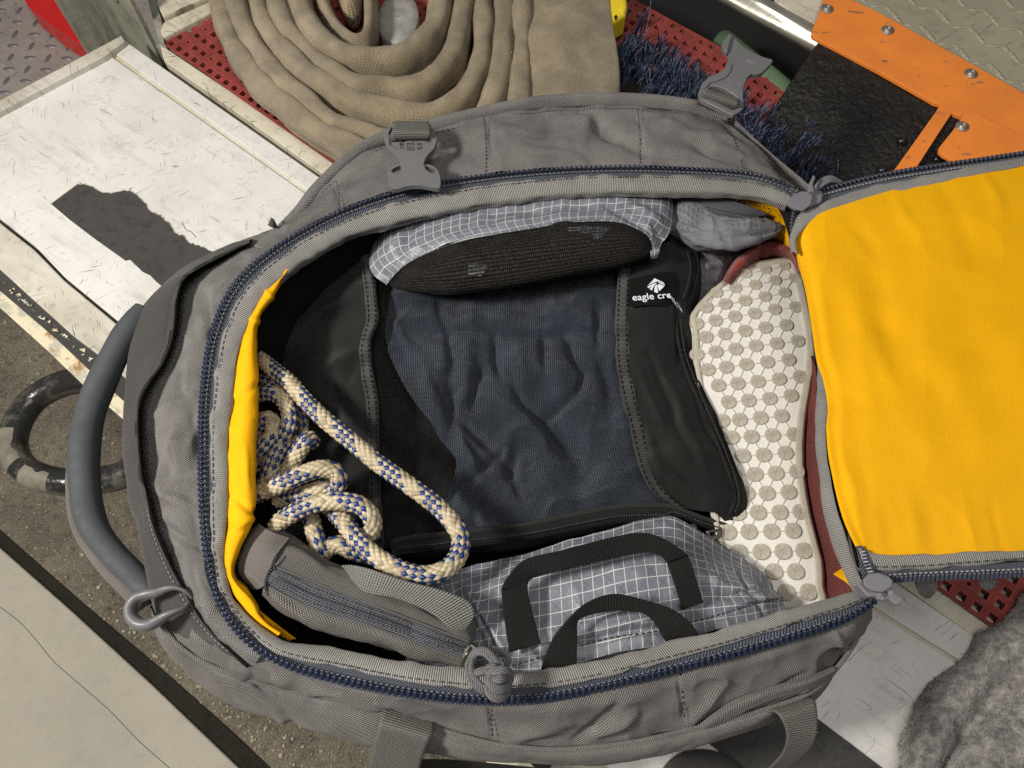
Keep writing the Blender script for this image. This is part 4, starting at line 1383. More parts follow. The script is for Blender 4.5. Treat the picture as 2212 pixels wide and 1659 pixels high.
# ---------------------------------------------------------------- lid
lid_top = [(1713, 520), (1733, 492), (1767, 468), (1836, 444), (1938, 413), (2075, 379), (2212, 353), (2330, 332)]
lid_bot = [(1849, 1184), (1885, 1194), (1928, 1200), (1993, 1200), (2072, 1195), (2140, 1192), (2212, 1190), (2330, 1190)]
lid_left = [(1713, 520), (1714, 545), (1726, 580), (1730, 600), (1743, 640), (1750, 690), (1760, 749), (1767, 794), (1781, 831), (1789, 866), (1786, 906), (1786, 958), (1793, 1002), (1803, 1050), (1811, 1085), (1822, 1120), (1836, 1166), (1849, 1184)]
LZ = .236
A_ = spline(lid_top, 90)
B_ = spline(lid_bot, 90)
LL = spline(lid_left, 60)
rails_l = []
nl = 14
for k in range(nl):
    f = k / (nl - 1)
    row = A_ * (1 - f) + B_ * f
    li = LL[int(round(f * 59))]
    # move the left end of the row on to the real left edge, fading out to the right
    w = np.clip(1 - (row[:, 0] - row[0, 0]) / 260, 0, 1)[:, None] ** 1.0
    row = row + (li - row[0]) * w
    zr = LZ + .010 * math.sin(math.pi * f) * np.clip((row[:, 0] - 1700) / 300, 0, 1) - .010 * np.exp(-((row[:, 0] - row[0, 0]) / 16) ** 2)
    rails_l.append(np.column_stack([row, zr]))
lr = [P(r) for r in rails_l]
ld = make_disp(creases=[(1760, 620, 1800, 840, 16, 0.00126), (1880, 560, 1960, 900, 26, -0.00135), (1840, 640, 1880, 900, 22, 0.00126), (1790, 850, 1860, 1170, 12, 0.00081), (1840, 880, 1890, 1180, 16, -0.00081), (1960, 1060, 1990, 1195, 16, 0.00081), (2000, 1080, 2030, 1195, 18, -0.00081), (1900, 1080, 1935, 1195, 18, -0.000675), (1870, 1080, 1905, 1195, 18, 0.000675),
                        (2080, 1060, 2110, 1190, 12, 0.00063), (2140, 1080, 2170, 1190, 10, -0.00063), (1830, 470, 1900, 560, 16, -0.00126), (1930, 430, 1985, 520, 16, 0.00126), (2030, 400, 2110, 560, 22, -0.00126), (2120, 385, 2160, 470, 14, 0.00126), (1780, 830, 1850, 870, 14, -0.00081), (1900, 700, 2200, 800, 40, -0.00081), (2000, 500, 2200, 640, 36, 0.00081), (1800, 560, 2000, 980, 30, 0.00162), (1860, 600, 2080, 960, 40, -0.00198), (2080, 640, 2180, 1000, 50, -0.00162)],
               noise=[(.12, .006), (.05, .0008)], ridge=[(.10, .0014)], warp=12)
m_yel2 = fabric("yellow_lid_lining", (.92, .455, .0), 0.0012, 'plain', .10, .55, .05, .12, 0.0, None, .2)
# ripstop lines of the lid lining
nt = m_yel2.node_tree
b = nt.nodes["Principled BSDF"]
src = b.inputs['Base Color'].links[0].from_socket
tcn = [n for n in nt.nodes if n.type == 'TEX_COORD'][0]
sp = nt.nodes.new("ShaderNodeSeparateXYZ")
nt.links.new(tcn.outputs['UV'], sp.inputs[0])
ln = None
for s_ in (sp.outputs[0], sp.outputs[1]):
    f = M_(nt, 'ABSOLUTE', M_(nt, 'SUBTRACT', M_(nt, 'FRACT', M_(nt, 'DIVIDE', s_, .0062)), .5))
    q = RAMP(nt, f, .04, .08, 1, 0)
    ln = q if ln is None else M_(nt, 'MAXIMUM', ln, q)
nt.links.new(MIX(nt, M_(nt, 'MULTIPLY', ln, .09), src, (1.0, .58, .03)), b.inputs['Base Color'])
lid = loft("lid_lining", lr, m_yel2, 260, 160, bag, ld, world=True)
# binding, tape and coil of the lid: far edge
def strip(name, a, b, za, zb, mat, n=160, bulge=.002, dz=0.0, disp=None):
    a3, b3 = spline(P(rail_from(a, za)), n), spline(P(rail_from(b, zb)), n)
    mid = (a3 + b3) / 2 + [0, 0, bulge]
    q1 = a3 * .8 + b3 * .2 + [0, 0, bulge * .8]
    q2 = a3 * .2 + b3 * .8 + [0, 0, bulge * .8]
    return loft(name, [a3 - [0, 0, .003], a3, q1, mid, q2, b3, b3 - [0, 0, .003]], mat, n, 16, bag, disp or make_disp(noise=[(.012, .001), (.03, .001)]), world=True)


bl_top = [(1713, 545), (1708, 520), (1712, 495), (1728, 466), (1754, 450), (1801, 428), (1870, 406), (1972, 386), (2075, 364), (2212, 340), (2330, 320)]
bl_in = [(1722, 548), (1718, 528), (1722, 510), (1738, 491), (1767, 472), (1836, 448), (1938, 417), (2075, 384), (2212, 358), (2330, 337)]
strip("lid_binding", bl_in, bl_top, LZ + .003, LZ + .001, m_bind)
tp = [(1722, 470), (1740, 440), (1770, 420), (1801, 408), (1870, 391), (1938, 377), (2040, 361), (2212, 337), (2330, 318)]
c_top = [(1742, 430), (1775, 411), (1805, 402), (1870, 386), (1938, 372), (2040, 356), (2125, 344), (2212, 331), (2330, 314)]
strip("lid_zipper_tape", [(1712, 500), (1728, 468), (1754, 452), (1801, 430), (1870, 408), (1972, 388), (2075, 366), (2212, 342), (2330, 322)], [(1716, 470), (1738, 436), (1770, 414), (1801, 402), (1870, 385), (1938, 372), (2040, 355), (2212, 331), (2330, 312)], LZ - .003, LZ - .006, m_tape, bulge=.0)
zl = link(bpy.data.objects.new("lid_zipper", None), bag)
run_teeth(spline(P(rail_from(c_top, LZ - .003)), 200), 62, m_coilg, zl, flip=-1)
beads("zip_stitching", spline(P(rail_from([(x + 2, y + 12) for x, y in c_top], LZ - .002)), 200), .0042, .0008, m_threadl, zl)
# coil going down into the corner from the slider
cdn = [(1728, 438), (1716, 462), (1711, 488), (1712, 508)]
run_teeth(spline(P(rail_from(cdn, LZ - .002)), 40), 11, m_coilg, zl, flip=-1)
# near edge
bb_in = [(1851, 1182), (1885, 1193), (1928, 1199), (1993, 1199), (2072, 1194), (2140, 1191), (2212, 1189), (2330, 1189)]
bb_out = [(1864, 1224), (1895, 1230), (1930, 1230), (1993, 1228), (2072, 1222), (2140, 1217), (2212, 1212), (2330, 1208)]
strip("lid_binding", bb_in, bb_out, LZ + .002, LZ, m_bind)
stitches("binding_stitches", spline(P(rail_from([(x, y - 6) for x, y in bb_out], LZ + .0035)), 120), m_thread, bag, .0045, .003, .0006)
strip("lid_zipper_tape", bb_out, [(1868, 1262), (1900, 1256), (1928, 1250), (2000, 1247), (2108, 1243), (2212, 1239), (2330, 1236)], LZ - .003, LZ - .006, m_tape, bulge=.0)
c_bot = [(1905, 1256), (1928, 1252), (2000, 1248), (2108, 1244), (2212, 1240), (2330, 1237)]
run_teeth(spline(P(rail_from(c_bot, LZ - .003)), 200), 44, m_coilg, zl)
beads("zip_stitching", spline(P(rail_from([(x, y - 10) for x, y in c_bot], LZ - .002)), 200), .0042, .0008, m_threadl, zl)
# hinge binding along the left edge of the lid
hi = [(1766, 780), (1768, 830), (1766, 880), (1765, 930), (1767, 985), (1772, 1040), (1778, 1090), (1790, 1140), (1805, 1190), (1822, 1230), (1838, 1262), (1850, 1284)]
ho = [(1772, 780), (1784, 835), (1788, 880), (1785, 930), (1788, 985), (1797, 1040), (1806, 1085), (1818, 1130), (1830, 1172), (1842, 1205), (1858, 1240), (1872, 1278)]
strip("hinge_binding", hi, ho, LZ - .022, LZ - .014, m_bind, 140)
loft("yellow_lining", [[(1800, 1240, .19), (1832, 1262, .20), (1846, 1286, .20)], [(1822, 1225, .19), (1842, 1250, .205), (1852, 1284, .205)]], m_yel, 20, 6, bag)
# thread ends / stitched corner near the near slider
loft("corner_tape", [[(1848, 1180, LZ), (1856, 1215, LZ + .001), (1866, 1262, LZ - .004), (1880, 1292, LZ - .008)], [(1862, 1178, LZ + .002), (1880, 1215, LZ + .002), (1902, 1250, LZ - .002), (1912, 1282, LZ - .006)]], m_tape, 40, 12, bag, make_disp(noise=[(.006, .001)]))
run_teeth(spline(P(rail_from([(1862, 1190), (1868, 1210), (1876, 1228), (1884, 1246)], LZ + .001)), 30), 8, m_coilg, zl)
# underside of the lid: shell, a real thickness
Lw = np.array([r for r in lr])
edge_top, edge_bot = spline(P(rail_from([(1745, 432)] + tp[1:], LZ - .012)), 90), spline(P(rail_from([(1868, 1258), (1900, 1254), (2000, 1250), (2212, 1242), (2330, 1239)], LZ - .012)), 90)
loft("lid_shell", [edge_top, edge_top - [0, .012, .010], (edge_top * .5 + edge_bot * .5) - [0, 0, .022], edge_bot + [0, .030, -.012], edge_bot + [0, .012, 0]], m_pack, 90, 40, bag, make_disp(noise=[(.06, .003)]), world=True)

# ---------------------------------------------------------------- sliders
def slider(name, body, tab, z, parent):
    s = link(bpy.data.objects.new(name, None), parent)
    prism("slider_body", body, z + .006, .011, m_plastic2, s, bevel=.0018, segs=3, smooth=True)
    prism("slider_pull", tab, z + .0125, .0035, m_plastic2, s, bevel=.0012, segs=3, smooth=True)
    return s


s1 = slider("zip_slider", [(1722, 418), (1750, 408), (1778, 412), (1776, 434), (1752, 446), (1726, 444)], [(1706, 432), (1712, 420), (1732, 412), (1752, 414), (1756, 426), (1752, 442), (1736, 454), (1712, 448), (1702, 440)], LZ, bag)
prism("pull_loop", [(1745, 400), (1752, 388), (1757, 376), (1762, 382), (1756, 398), (1760, 412), (1748, 414)], LZ + .016, .004, m_plastic2, s1, bevel=.001, segs=2)
loft("pull_tab", [[(1758, 402, LZ), (1772, 386, LZ + .004), (1795, 378, LZ + .003), (1820, 390, LZ - .004)], [(1762, 412, LZ + .002), (1776, 400, LZ + .007), (1796, 392, LZ + .006), (1814, 396, LZ - .002)]], m_plastic2, 30, 8, s1, thick=.003)
s2 = slider("zip_slider", [(1852, 1262), (1878, 1252), (1908, 1258), (1922, 1272), (1904, 1290), (1876, 1290)], [(1866, 1250), (1876, 1238), (1898, 1236), (1920, 1244), (1930, 1256), (1926, 1268), (1906, 1280), (1882, 1276), (1868, 1264)], LZ - .002, bag)
prism("pull_loop", [(1898, 1276), (1912, 1262), (1930, 1268), (1934, 1282), (1952, 1292), (1948, 1304), (1938, 1308), (1922, 1296), (1908, 1298), (1894, 1292)], LZ + .006, .006, m_plastic2, s2, bevel=.0014, segs=2, holes=[[(1908, 1284), (1914, 1276), (1922, 1282), (1914, 1290)]])

# ---------------------------------------------------------------- handle
hp = [(312, 672, .150), (287, 702, .152), (259, 745, .150), (222, 821, .146), (196, 889, .143), (184, 950, .142), (181, 1000, .142), (184, 1050, .142), (190, 1100, .142), (208, 1150, .142), (247, 1202, .143), (290, 1246, .143), (330, 1290, .142)]
hpth = path3(hp, 160)
rr = np.interp(np.linspace(0, 1, 160), [0, .1, .3, .55, .75, 1], [.0115, .0135, .0145, .0145, .013, .0115])
rr = rr + .0003 * np.sin(np.linspace(0, 30, 160))
hd = link(bpy.data.objects.new("side_handle", None), bag)
tube("grip", hpth, rr, m_rubber, hd, rb=rr * 1.05, n=28)
q0, T0, S0 = hpth, *frames(hpth)[:2]
out = hpth[78:] + S0[78:] * (-rr[78:, None] * .93) if S0[80][0] > 0 else hpth[78:] + S0[78:] * (rr[78:, None] * .93)
tube("grip_edge", out + [0, 0, .002], np.interp(np.linspace(0, 1, len(out)), [0, .15, 1], [.0006, .0040, .0078]), m_pouch2, hd, n=12)
stitches("seam_stitches", out + np.array([0.004, 0.002, .0082]), m_thread, hd, .002, .0018, .0004)

# moulded pull loop on the lower left
lp = [(420, 1300, .178), (414, 1290, .186), (400, 1277, .192), (380, 1270, .195), (360, 1272, .194), (340, 1280, .188), (318, 1284, .185), (296, 1292, .184), (283, 1310, .183), (284, 1332, .183), (300, 1348, .184), (322, 1350, .186), (342, 1340, .190), (362, 1328, .194), (382, 1320, .194), (400, 1314, .190), (412, 1302, .182)]
lpp = path3(lp, 120)
sr = np.interp(np.linspace(0, 1, 120), [0, .15, .3, .5, .62, .75, .9, 1], [.0014, .0018, .0040, .0052, .0056, .0046, .0022, .0014])
pull = link(bpy.data.objects.new("pull_loop", None), bag)
tube("loop_moulding", lpp, sr, m_plastic, pull, rb=sr * 1.5, n=16)

# ---------------------------------------------------------------- near side webbing loops
def band(name, edge_a, edge_b, mat, parent, n=60, thick=.0016, disp=None):
    return loft(name, [edge_a, edge_b], mat, n, 14, parent, disp, thick=thick)


band("webbing_loop", [(834, 1516, .186), (826, 1540, .192), (818, 1570, .190), (808, 1605, .176), (798, 1650, .15), (790, 1700, .12)], [(940, 1556, .178), (936, 1580, .186), (926, 1604, .184), (914, 1635, .172), (904, 1672, .15), (896, 1720, .12)], m_web_o, bag)
band("webbing_loop", [(1648, 1536, .176), (1672, 1535, .190), (1690, 1555, .196), (1700, 1590, .19), (1692, 1625, .175), (1668, 1655, .15), (1640, 1680, .12)], [(1748, 1502, .174), (1760, 1512, .188), (1766, 1545, .192), (1764, 1590, .188), (1748, 1622, .172), (1722, 1645, .15), (1690, 1672, .12)], m_web_o, bag)
# mesh pocket strip peeping out under the near piping
loft("lower_mesh_strip", [[(880, 1640, .12), (960, 1640, .125), (1080, 1650, .125), (1200, 1662, .12)], [(890, 1665, .10), (960, 1662, .10), (1080, 1672, .10), (1200, 1680, .1)]], m_cube, 60, 6, bag)

# ---------------------------------------------------------------- buckles
def buckle(name, outline, holes, z, cut, label, textrows, strap, flip=False):
    bk = link(bpy.data.objects.new(name, None), bag)
    prism("buckle_body", outline, z, .0062, m_plastic, bk, holes=holes, bevel=.0011, segs=3, smooth=True)
    return bk


def bpx(c, s, ox, oy):
    return [(ox + x * s, oy + y * s) for x, y in c]


k1 = .1333
ol1 = bpx([(385, 600), (380, 510), (410, 440), (470, 405), (500, 345), (1130, 345), (1160, 420), (1215, 465), (1240, 560), (1228, 660), (1180, 760), (1100, 840), (1050, 910), (1022, 985), (1028, 1010), (1100, 1000), (1180, 1030), (1260, 1100), (1292, 1200), (1303, 1320), (1285, 1380), (1240, 1394), (1140, 1370), (1000, 1342), (850, 1340), (720, 1362), (600, 1400), (510, 1400), (455, 1350), (440, 1240), (445, 1120), (490, 1050), (570, 1005), (640, 985), (622, 930), (560, 840), (480, 770), (410, 690)], k1, 778.6, 221.2)
h1a = bpx([(455, 470), (475, 455), (500, 400), (1120, 400), (1145, 450), (1150, 560), (1145, 680), (1080, 740), (1000, 780), (900, 798), (800, 800), (700, 785), (600, 755), (500, 700), (470, 680)], k1, 778.6, 221.2)
h1b = bpx([(490, 1110), (540, 1065), (600, 1035), (645, 1020), (662, 1060), (650, 1110), (610, 1150), (550, 1150)], k1, 778.6, 221.2)
h1c = bpx([(1035, 1015), (1090, 1020), (1150, 1050), (1210, 1085), (1222, 1110), (1180, 1145), (1120, 1130), (1060, 1090)], k1, 778.6, 221.2)
z1 = .236
b1 = buckle("side_buckle", ol1, [h1a, h1b, h1c], z1, 0, None, None, None)
sh = bpx([(465, 640), (1148, 640), (1145, 690), (1080, 745), (1000, 785), (900, 802), (800, 804), (700, 789), (600, 760), (500, 705), (468, 685)], k1, 778.6, 221.2)
prism("buckle_web", sh, z1 - .0022, .003, m_plastic, b1, holes=[bpx(q, k1, 778.6, 221.2) for q in ([(635, 655), (715, 655), (715, 760), (650, 750)], [(758, 650), (880, 650), (880, 785), (760, 785)], [(922, 655), (1000, 655), (1000, 750), (930, 765)])], bevel=.0004)
prism("latch_arm", bpx([(440, 1180), (1290, 1180), (1303, 1330), (1285, 1384), (1240, 1396), (1140, 1372), (1000, 1344), (850, 1342), (720, 1364), (600, 1402), (510, 1402), (455, 1352)], k1, 778.6, 221.2), z1 - .004, .006, m_plastic, b1, bevel=.0015, segs=3, smooth=True)
wb = [[(847, 262, .222), (850, 268, .236), (848, 278, .243), (846, 290, .242), (848, 300, .236), (852, 304, .228)], [(925, 262, .222), (929, 268, .236), (930, 280, .243), (930, 292, .242), (929, 300, .236), (926, 304, .228)]]
band("webbing_tab", wb[0], wb[1], m_web_o, bag, 40, .0018)
k2 = .24
ol2 = bpx([(600, 400), (630, 340), (662, 302), (690, 308), (730, 352), (780, 410), (850, 455), (930, 495), (1000, 518), (1045, 528), (1060, 545), (1040, 575), (1000, 615), (962, 655), (915, 665), (868, 662), (835, 690), (815, 730), (795, 780), (790, 860), (795, 940), (785, 985), (745, 1015), (700, 1035), (640, 1010), (420, 900), (395, 865), (392, 815), (420, 745), (480, 690), (560, 655), (625, 610), (655, 550), (662, 500), (640, 465), (610, 440)], k2, 1415.7, 0)
h2 = bpx([(478, 800), (490, 778), (540, 772), (620, 795), (700, 840), (745, 885), (752, 930), (720, 985), (690, 985), (600, 940), (450, 870)], k2, 1415.7, 0)
b2 = buckle("side_buckle", ol2, [h2], .243, 0, None, None, None)
prism("latch_arm", bpx([(600, 400), (630, 340), (662, 302), (690, 320), (668, 400), (650, 470), (625, 455)], k2, 1415.7, 0), .2475, .006, m_plastic, b2, bevel=.0014, segs=3, smooth=True)
prism("rib", bpx([(490, 700), (560, 670), (630, 625), (665, 570), (690, 575), (680, 640), (640, 690), (560, 725), (500, 740), (450, 790), (430, 790), (450, 740)], k2, 1415.7, 0), .2448, .002, m_plastic, b2, bevel=.0008)
band("webbing_tab", [(1502, 226, .215), (1508, 215, .236), (1518, 201, .249), (1528, 194, .248), (1536, 192, .240)], [(1588, 252, .215), (1592, 240, .236), (1594, 228, .249), (1596, 218, .248), (1598, 212, .240)], m_web_o, bag, 40, .0018)


def text_on(name, body, px, z, size, rot, mat, parent, extrude=.0002, bend=None, spacing=1.0, shear=0.0):
    """raised or printed lettering as a mesh on a surface"""
    c = bpy.data.curves.new(name, 'FONT')
    c.body = body
    c.size = size
    c.extrude = extrude
    c.space_character = spacing
    c.offset = size * .012
    t = bpy.data.objects.new(name, c)
    coll.objects.link(t)
    dg = bpy.context.evaluated_depsgraph_get()
    me = bpy.data.meshes.new_from_object(t.evaluated_get(dg))
    coll.objects.unlink(t)
    bpy.data.objects.remove(t)
    o0 = P((px[0], px[1], z))
    cr, sr_ = math.cos(rot), math.sin(rot)
    for v in me.vertices:
        x, y, zz = v.co
        x2, y2, z2 = (x, y, 0)
        if bend:
            x2, y2, z2 = bend(x, y)
        v.co = (o0[0] + x2 * cr - y2 * sr_, o0[1] + x2 * sr_ + y2 * cr, o0[2] + zz + z2)
    me.materials.clear()
    me.materials.append(mat)
    return link(bpy.data.objects.new(name, me), parent)


m_emb = plain("embossed_mark", (.25, .25, .26), .35, 0, .03)
text_on("embossed_lettering", "ITW", (1634, 132), .2432, .0060, math.pi - .30, m_emb, b2, .0002)
for cx_, cy_ in ((658, 745), (735, 790)):
    ring = [(1415.7 + k2 * (cx_ + 30 * math.cos(t)), k2 * (cy_ + 30 * math.sin(t)), .2434) for t in np.linspace(0, 2 * math.pi, 16)]
    tube("embossed_ring", path3(ring, 24), .00022, m_emb, b2, n=5, cap=False)

# ================================================================== CONTENTS
# ---------------------------------------------------------------- black packing cube
cube = empty("packing_cube", P((1100, 850, .10)), "black packing cube with a mesh window over navy clothes, middle of the bag", "packing cube")
L3 = [(800, 540, .140), (812, 640, .142), (815, 690, .142), (806, 720, .143), (800, 750, .142), (803, 800, .142), (815, 872, .141), (819, 975, .138), (822, 1100, .134), (826, 1185, .128)]
R0 = [(1334, 545, .145), (1334, 600, .146), (1331, 700, .146), (1334, 787, .146), (1346, 855, .146), (1367, 941, .145), (1387, 1020, .143), (1412, 1064, .141), (1452, 1096, .138)]
loft("fabric_panel", [[(535, 590, .085), (540, 750, .085), (545, 900, .085), (560, 1050, .085), (600, 1200, .085)], [(640, 550, .112), (650, 700, .118), (670, 850, .118), (700, 1000, .118), (740, 1190, .105)],
                      [(725, 545, .130), (732, 700, .136), (745, 850, .136), (765, 1000, .132), (790, 1190, .118)], [(x - 12, y, z) for x, y, z in L3], L3], m_cube, 160, 60, cube,
     make_disp(creases=[(650, 700, 760, 640, 14, .005), (600, 850, 750, 900, 12, -.005), (690, 800, 780, 760, 14, .004), (640, 940, 800, 1000, 16, .004), (700, 700, 720, 900, 14, -.004), (780, 760, 740, 840, 12, -.003)], noise=[(.04, .004), (.015, .001)], ridge=[(.04, .002)]))
R3 = [(1485, 515, .140), (1508, 545, .142), (1514, 580, .142), (1506, 625, .140), (1490, 665, .138), (1484, 705, .138), (1492, 760, .140), (1510, 815, .143), (1535, 872, .146), (1560, 930, .148), (1583, 985, .150), (1603, 1040, .150), (1609, 1080, .147), (1598, 1112, .142), (1572, 1132, .136)]
R2 = [(1450, 520, .152), (1468, 580, .154), (1462, 640, .151), (1448, 690, .150), (1452, 750, .152), (1470, 810, .156), (1496, 870, .160), (1520, 930, .162), (1543, 985, .163), (1562, 1040, .162), (1566, 1080, .158), (1545, 1108, .150)]
R1 = [(1395, 535, .152), (1402, 620, .155), (1398, 700, .154), (1404, 780, .156), (1424, 860, .158), (1450, 940, .160), (1476, 1010, .160), (1500, 1070, .154), (1510, 1104, .148)]
loft("fabric_panel", [R0, R1, R2, R3, [(x + 5, y, z - .03) for x, y, z in R3], [(x + 4, y, .08) for x, y, z in R3]], m_cube, 200, 90, cube,
     make_disp(creases=[(1370, 790, 1440, 930, 10, .004), (1400, 760, 1500, 990, 9, -.005), (1440, 820, 1530, 1020, 12, .005), (1420, 960, 1520, 1080, 10, -.004), (1400, 930, 1440, 1060, 10, .004), (1460, 660, 1470, 780, 8, -.004), (1490, 830, 1580, 1030, 6, -.003)], noise=[(.04, .0035), (.014, .0008)], ridge=[(.04, .0016)], warp=6))
tube("piping", spline(P([(x - 5, y, z + .003) for x, y, z in R3]), 200), .0017, m_black, cube, n=10)
tube("piping", spline(P([(x - 22, y, z + .0085) for x, y, z in R3[1:-1]]), 200), .0017, m_cube, cube, n=10)
m_bcoil = plain("black_coil", (.03, .03, .03), .25, 0, .1)
beads("zip_coil", spline(P([(x - 13, y, z + .0075) for x, y, z in R3[4:14]]), 200), .0023, .0010, m_bcoil, cube)
# seams on both sides of the window
loft("seam_tape", [[(x - 24, y, z + .0035) for x, y, z in L3], [(x - 12, y, z + .006) for x, y, z in L3], [(x, y, z + .0042) for x, y, z in L3], [(x + 2, y, z - .002) for x, y, z in L3]], m_seam, 160, 10, cube, make_disp(noise=[(.015, .0012)]))
loft("seam_tape", [[(x - 2, y, z - .002) for x, y, z in R0], [(x, y, z + .0045) for x, y, z in R0], [(x + 14, y, z + .0065) for x, y, z in R0], [(x + 27, y, z + .005) for x, y, z in R0]], m_seam, 160, 10, cube, make_disp(noise=[(.015, .0012)]))
for dx_, rr_ in ((-19, L3), (-4, L3), (4, R0), (22, R0)):
    stitches("seam_stitches", spline(P([(x + dx_, y, z + .0066) for x, y, z in rr_]), 200), m_black, cube, .0035, .0025, .0006)
# window netting
LOW = [(845, 1172, .131), (877, 1161, .133), (1014, 1146, .136), (1140, 1131, .138), (1248, 1110, .140), (1338, 1094, .141), (1428, 1091, .140), (1460, 1096, .138)]
m_net = netting("window_netting", .0027, -.22, (.010, .0095, .009))
wn = [L3, [(980, 560, .144), (985, 700, .144), (990, 900, .143), (1000, 1050, .141), (1010, 1150, .135)], [(1160, 550, .147), (1160, 700, .148), (1165, 900, .147), (1180, 1050, .144), (1195, 1122, .139)], R0]
loft("window_netting", wn, m_net, 200, 160, cube, make_disp(creases=[(960, 650, 960, 760, 12, .002)], noise=[(.05, .003), (.02, .0012)]))
cl = loft("folded_clothes", [[(880, 600, .116), (848, 640, .120), (832, 695, .122), (838, 753, .123), (858, 804, .125), (892, 865, .127), (930, 915, .127), (950, 950, .127), (985, 995, .127), (970, 1060, .124), (950, 1110, .122), (962, 1160, .12)],
                         [(960, 590, .124), (930, 640, .128), (915, 695, .130), (920, 753, .129), (935, 804, .128), (965, 865, .127), (1000, 915, .126), (1020, 950, .125), (1040, 995, .124), (1040, 1060, .124), (1030, 1110, .123), (1035, 1150, .121)],
                         [(1160, 560, .130), (1160, 700, .134), (1165, 900, .131), (1180, 1050, .128), (1195, 1130, .127)], [(1300, 540, .130), (1310, 700, .132), (1320, 900, .130), (1370, 1050, .128), (1420, 1100, .126)], [(1350, 540, .125), (1350, 700, .125), (1370, 900, .125), (1420, 1050, .125), (1470, 1100, .125)]],
          m_blue, 240, 240, None,
          make_disp(creases=[(967, 716, 1288, 722, 7.6, -0.005967), (940, 690, 1300, 690, 20.8, 0.00442), (950, 660, 978, 838, 11.4, -0.011271), (978, 838, 981, 930, 11.4, -0.011271), (1070, 722, 1077, 810, 9.5, -0.011271), (1035, 800, 1022, 820, 9.5, -0.0093925), (1022, 818, 1025, 885, 9.5, -0.011271), (1176, 722, 1179, 797, 9.5, -0.011271), (1220, 722, 1258, 804, 9.5, -0.0093925), (1258, 804, 1250, 845, 9.5, -0.0093925),
                             (1250, 845, 1176, 900, 11.4, -0.011271), (1100, 812, 1125, 872, 9.5, -0.0093925), (1125, 872, 1213, 958, 9.5, -0.011271), (998, 917, 1073, 975, 9.5, -0.011271), (1073, 975, 974, 1077, 11.4, -0.0131495), (1111, 971, 1094, 1029, 13.3, -0.011271), (1077, 985, 1138, 1077, 11.4, -0.0093925), (1180, 900, 1270, 1000, 28.6, -0.01326), (1240, 960, 1260, 1120, 26, -0.01105), (1300, 760, 1330, 900, 20.8, -0.01105),
                             (900, 760, 960, 900, 15.6, 0.00884), (1000, 740, 1010, 860, 18.2, 0.00884), (1050, 850, 1160, 930, 26, 0.01105), (1120, 740, 1130, 840, 20.8, 0.00884), (1200, 760, 1215, 860, 23.4, 0.00884), (1000, 960, 1040, 1040, 13, 0.00884), (1150, 1000, 1200, 1080, 23.4, 0.00884), (860, 650, 940, 640, 13, 0.00663), (1290, 650, 1300, 740, 13, -0.00884), (1010, 1050, 1060, 1150, 15.2, 0.007514), (1040, 1060, 1020, 1150, 11.4, -0.007514), (880, 700, 950, 720, 15.2, -0.007514), (860, 700, 900, 790, 11.4, 0.0056355)],
                    noise=[(.045, .005), (.018, .0014)], ridge=[(.04, .0042), (.016, .0010)], warp=10))
tag(cl, "crumpled navy clothes seen through the mesh window of the packing cube", "clothes")
m_fill = plain("dark_inner_lining", (.012, .0115, .011), .9)
loft("inner_lining", [[(800, 540, .112), (800, 860, .104), (822, 1185, .100)], [(1100, 540, .100), (1100, 860, .095), (1100, 1170, .095)], [(1345, 540, .112), (1360, 860, .106), (1450, 1110, .10)]], m_fill, 40, 40, cube)
# near edge with the zip
lw = [(x, y, z + .002) for x, y, z in LOW] + [(1520, 1118, .142), (1572, 1134, .138)]
sh_ = lambda dy, dz: [(x, y + dy * (1 if x < 1430 else .55), z + dz) for x, y, z in lw]
loft("edge_panel", [sh_(-6, .0), sh_(0, .003), sh_(7, .003), sh_(13, .0015), sh_(22, .002), sh_(30, .001), sh_(36, -.006), sh_(44, -.03), sh_(52, -.06)], m_cube, 160, 50, cube, make_disp(noise=[(.03, .0015)]))
tube("piping", spline(P(sh_(1, .0035)), 160), .0018, m_seam, cube, n=10)
tube("piping", spline(P(sh_(31, .002)), 160), .0018, m_black, cube, n=10)
beads("zip_coil", spline(P(sh_(22, .0042)), 160), .0023, .0010, m_bcoil, cube)
sl = link(bpy.data.objects.new("zip_slider", None), cube)
m_gun = plain("gunmetal", (.16, .15, .13), .25, .9, .1)
prism("slider_body", [(1488, 1132), (1500, 1130), (1508, 1138), (1502, 1148), (1490, 1144)], .150, .005, m_gun, sl, bevel=.001)
sl2 = link(bpy.data.objects.new("zip_slider", None), cube)
prism("slider_body", [(1524, 1146), (1560, 1140), (1560, 1158), (1546, 1166), (1530, 1160)], .149, .005, m_gun, sl2, bevel=.001, holes=[[(1534, 1150), (1552, 1147), (1550, 1156), (1536, 1157)]])
prism("slider_pull", [(1530, 1156), (1546, 1156), (1544, 1168), (1532, 1168)], .147, .002, m_gun, sl2, bevel=.0006)
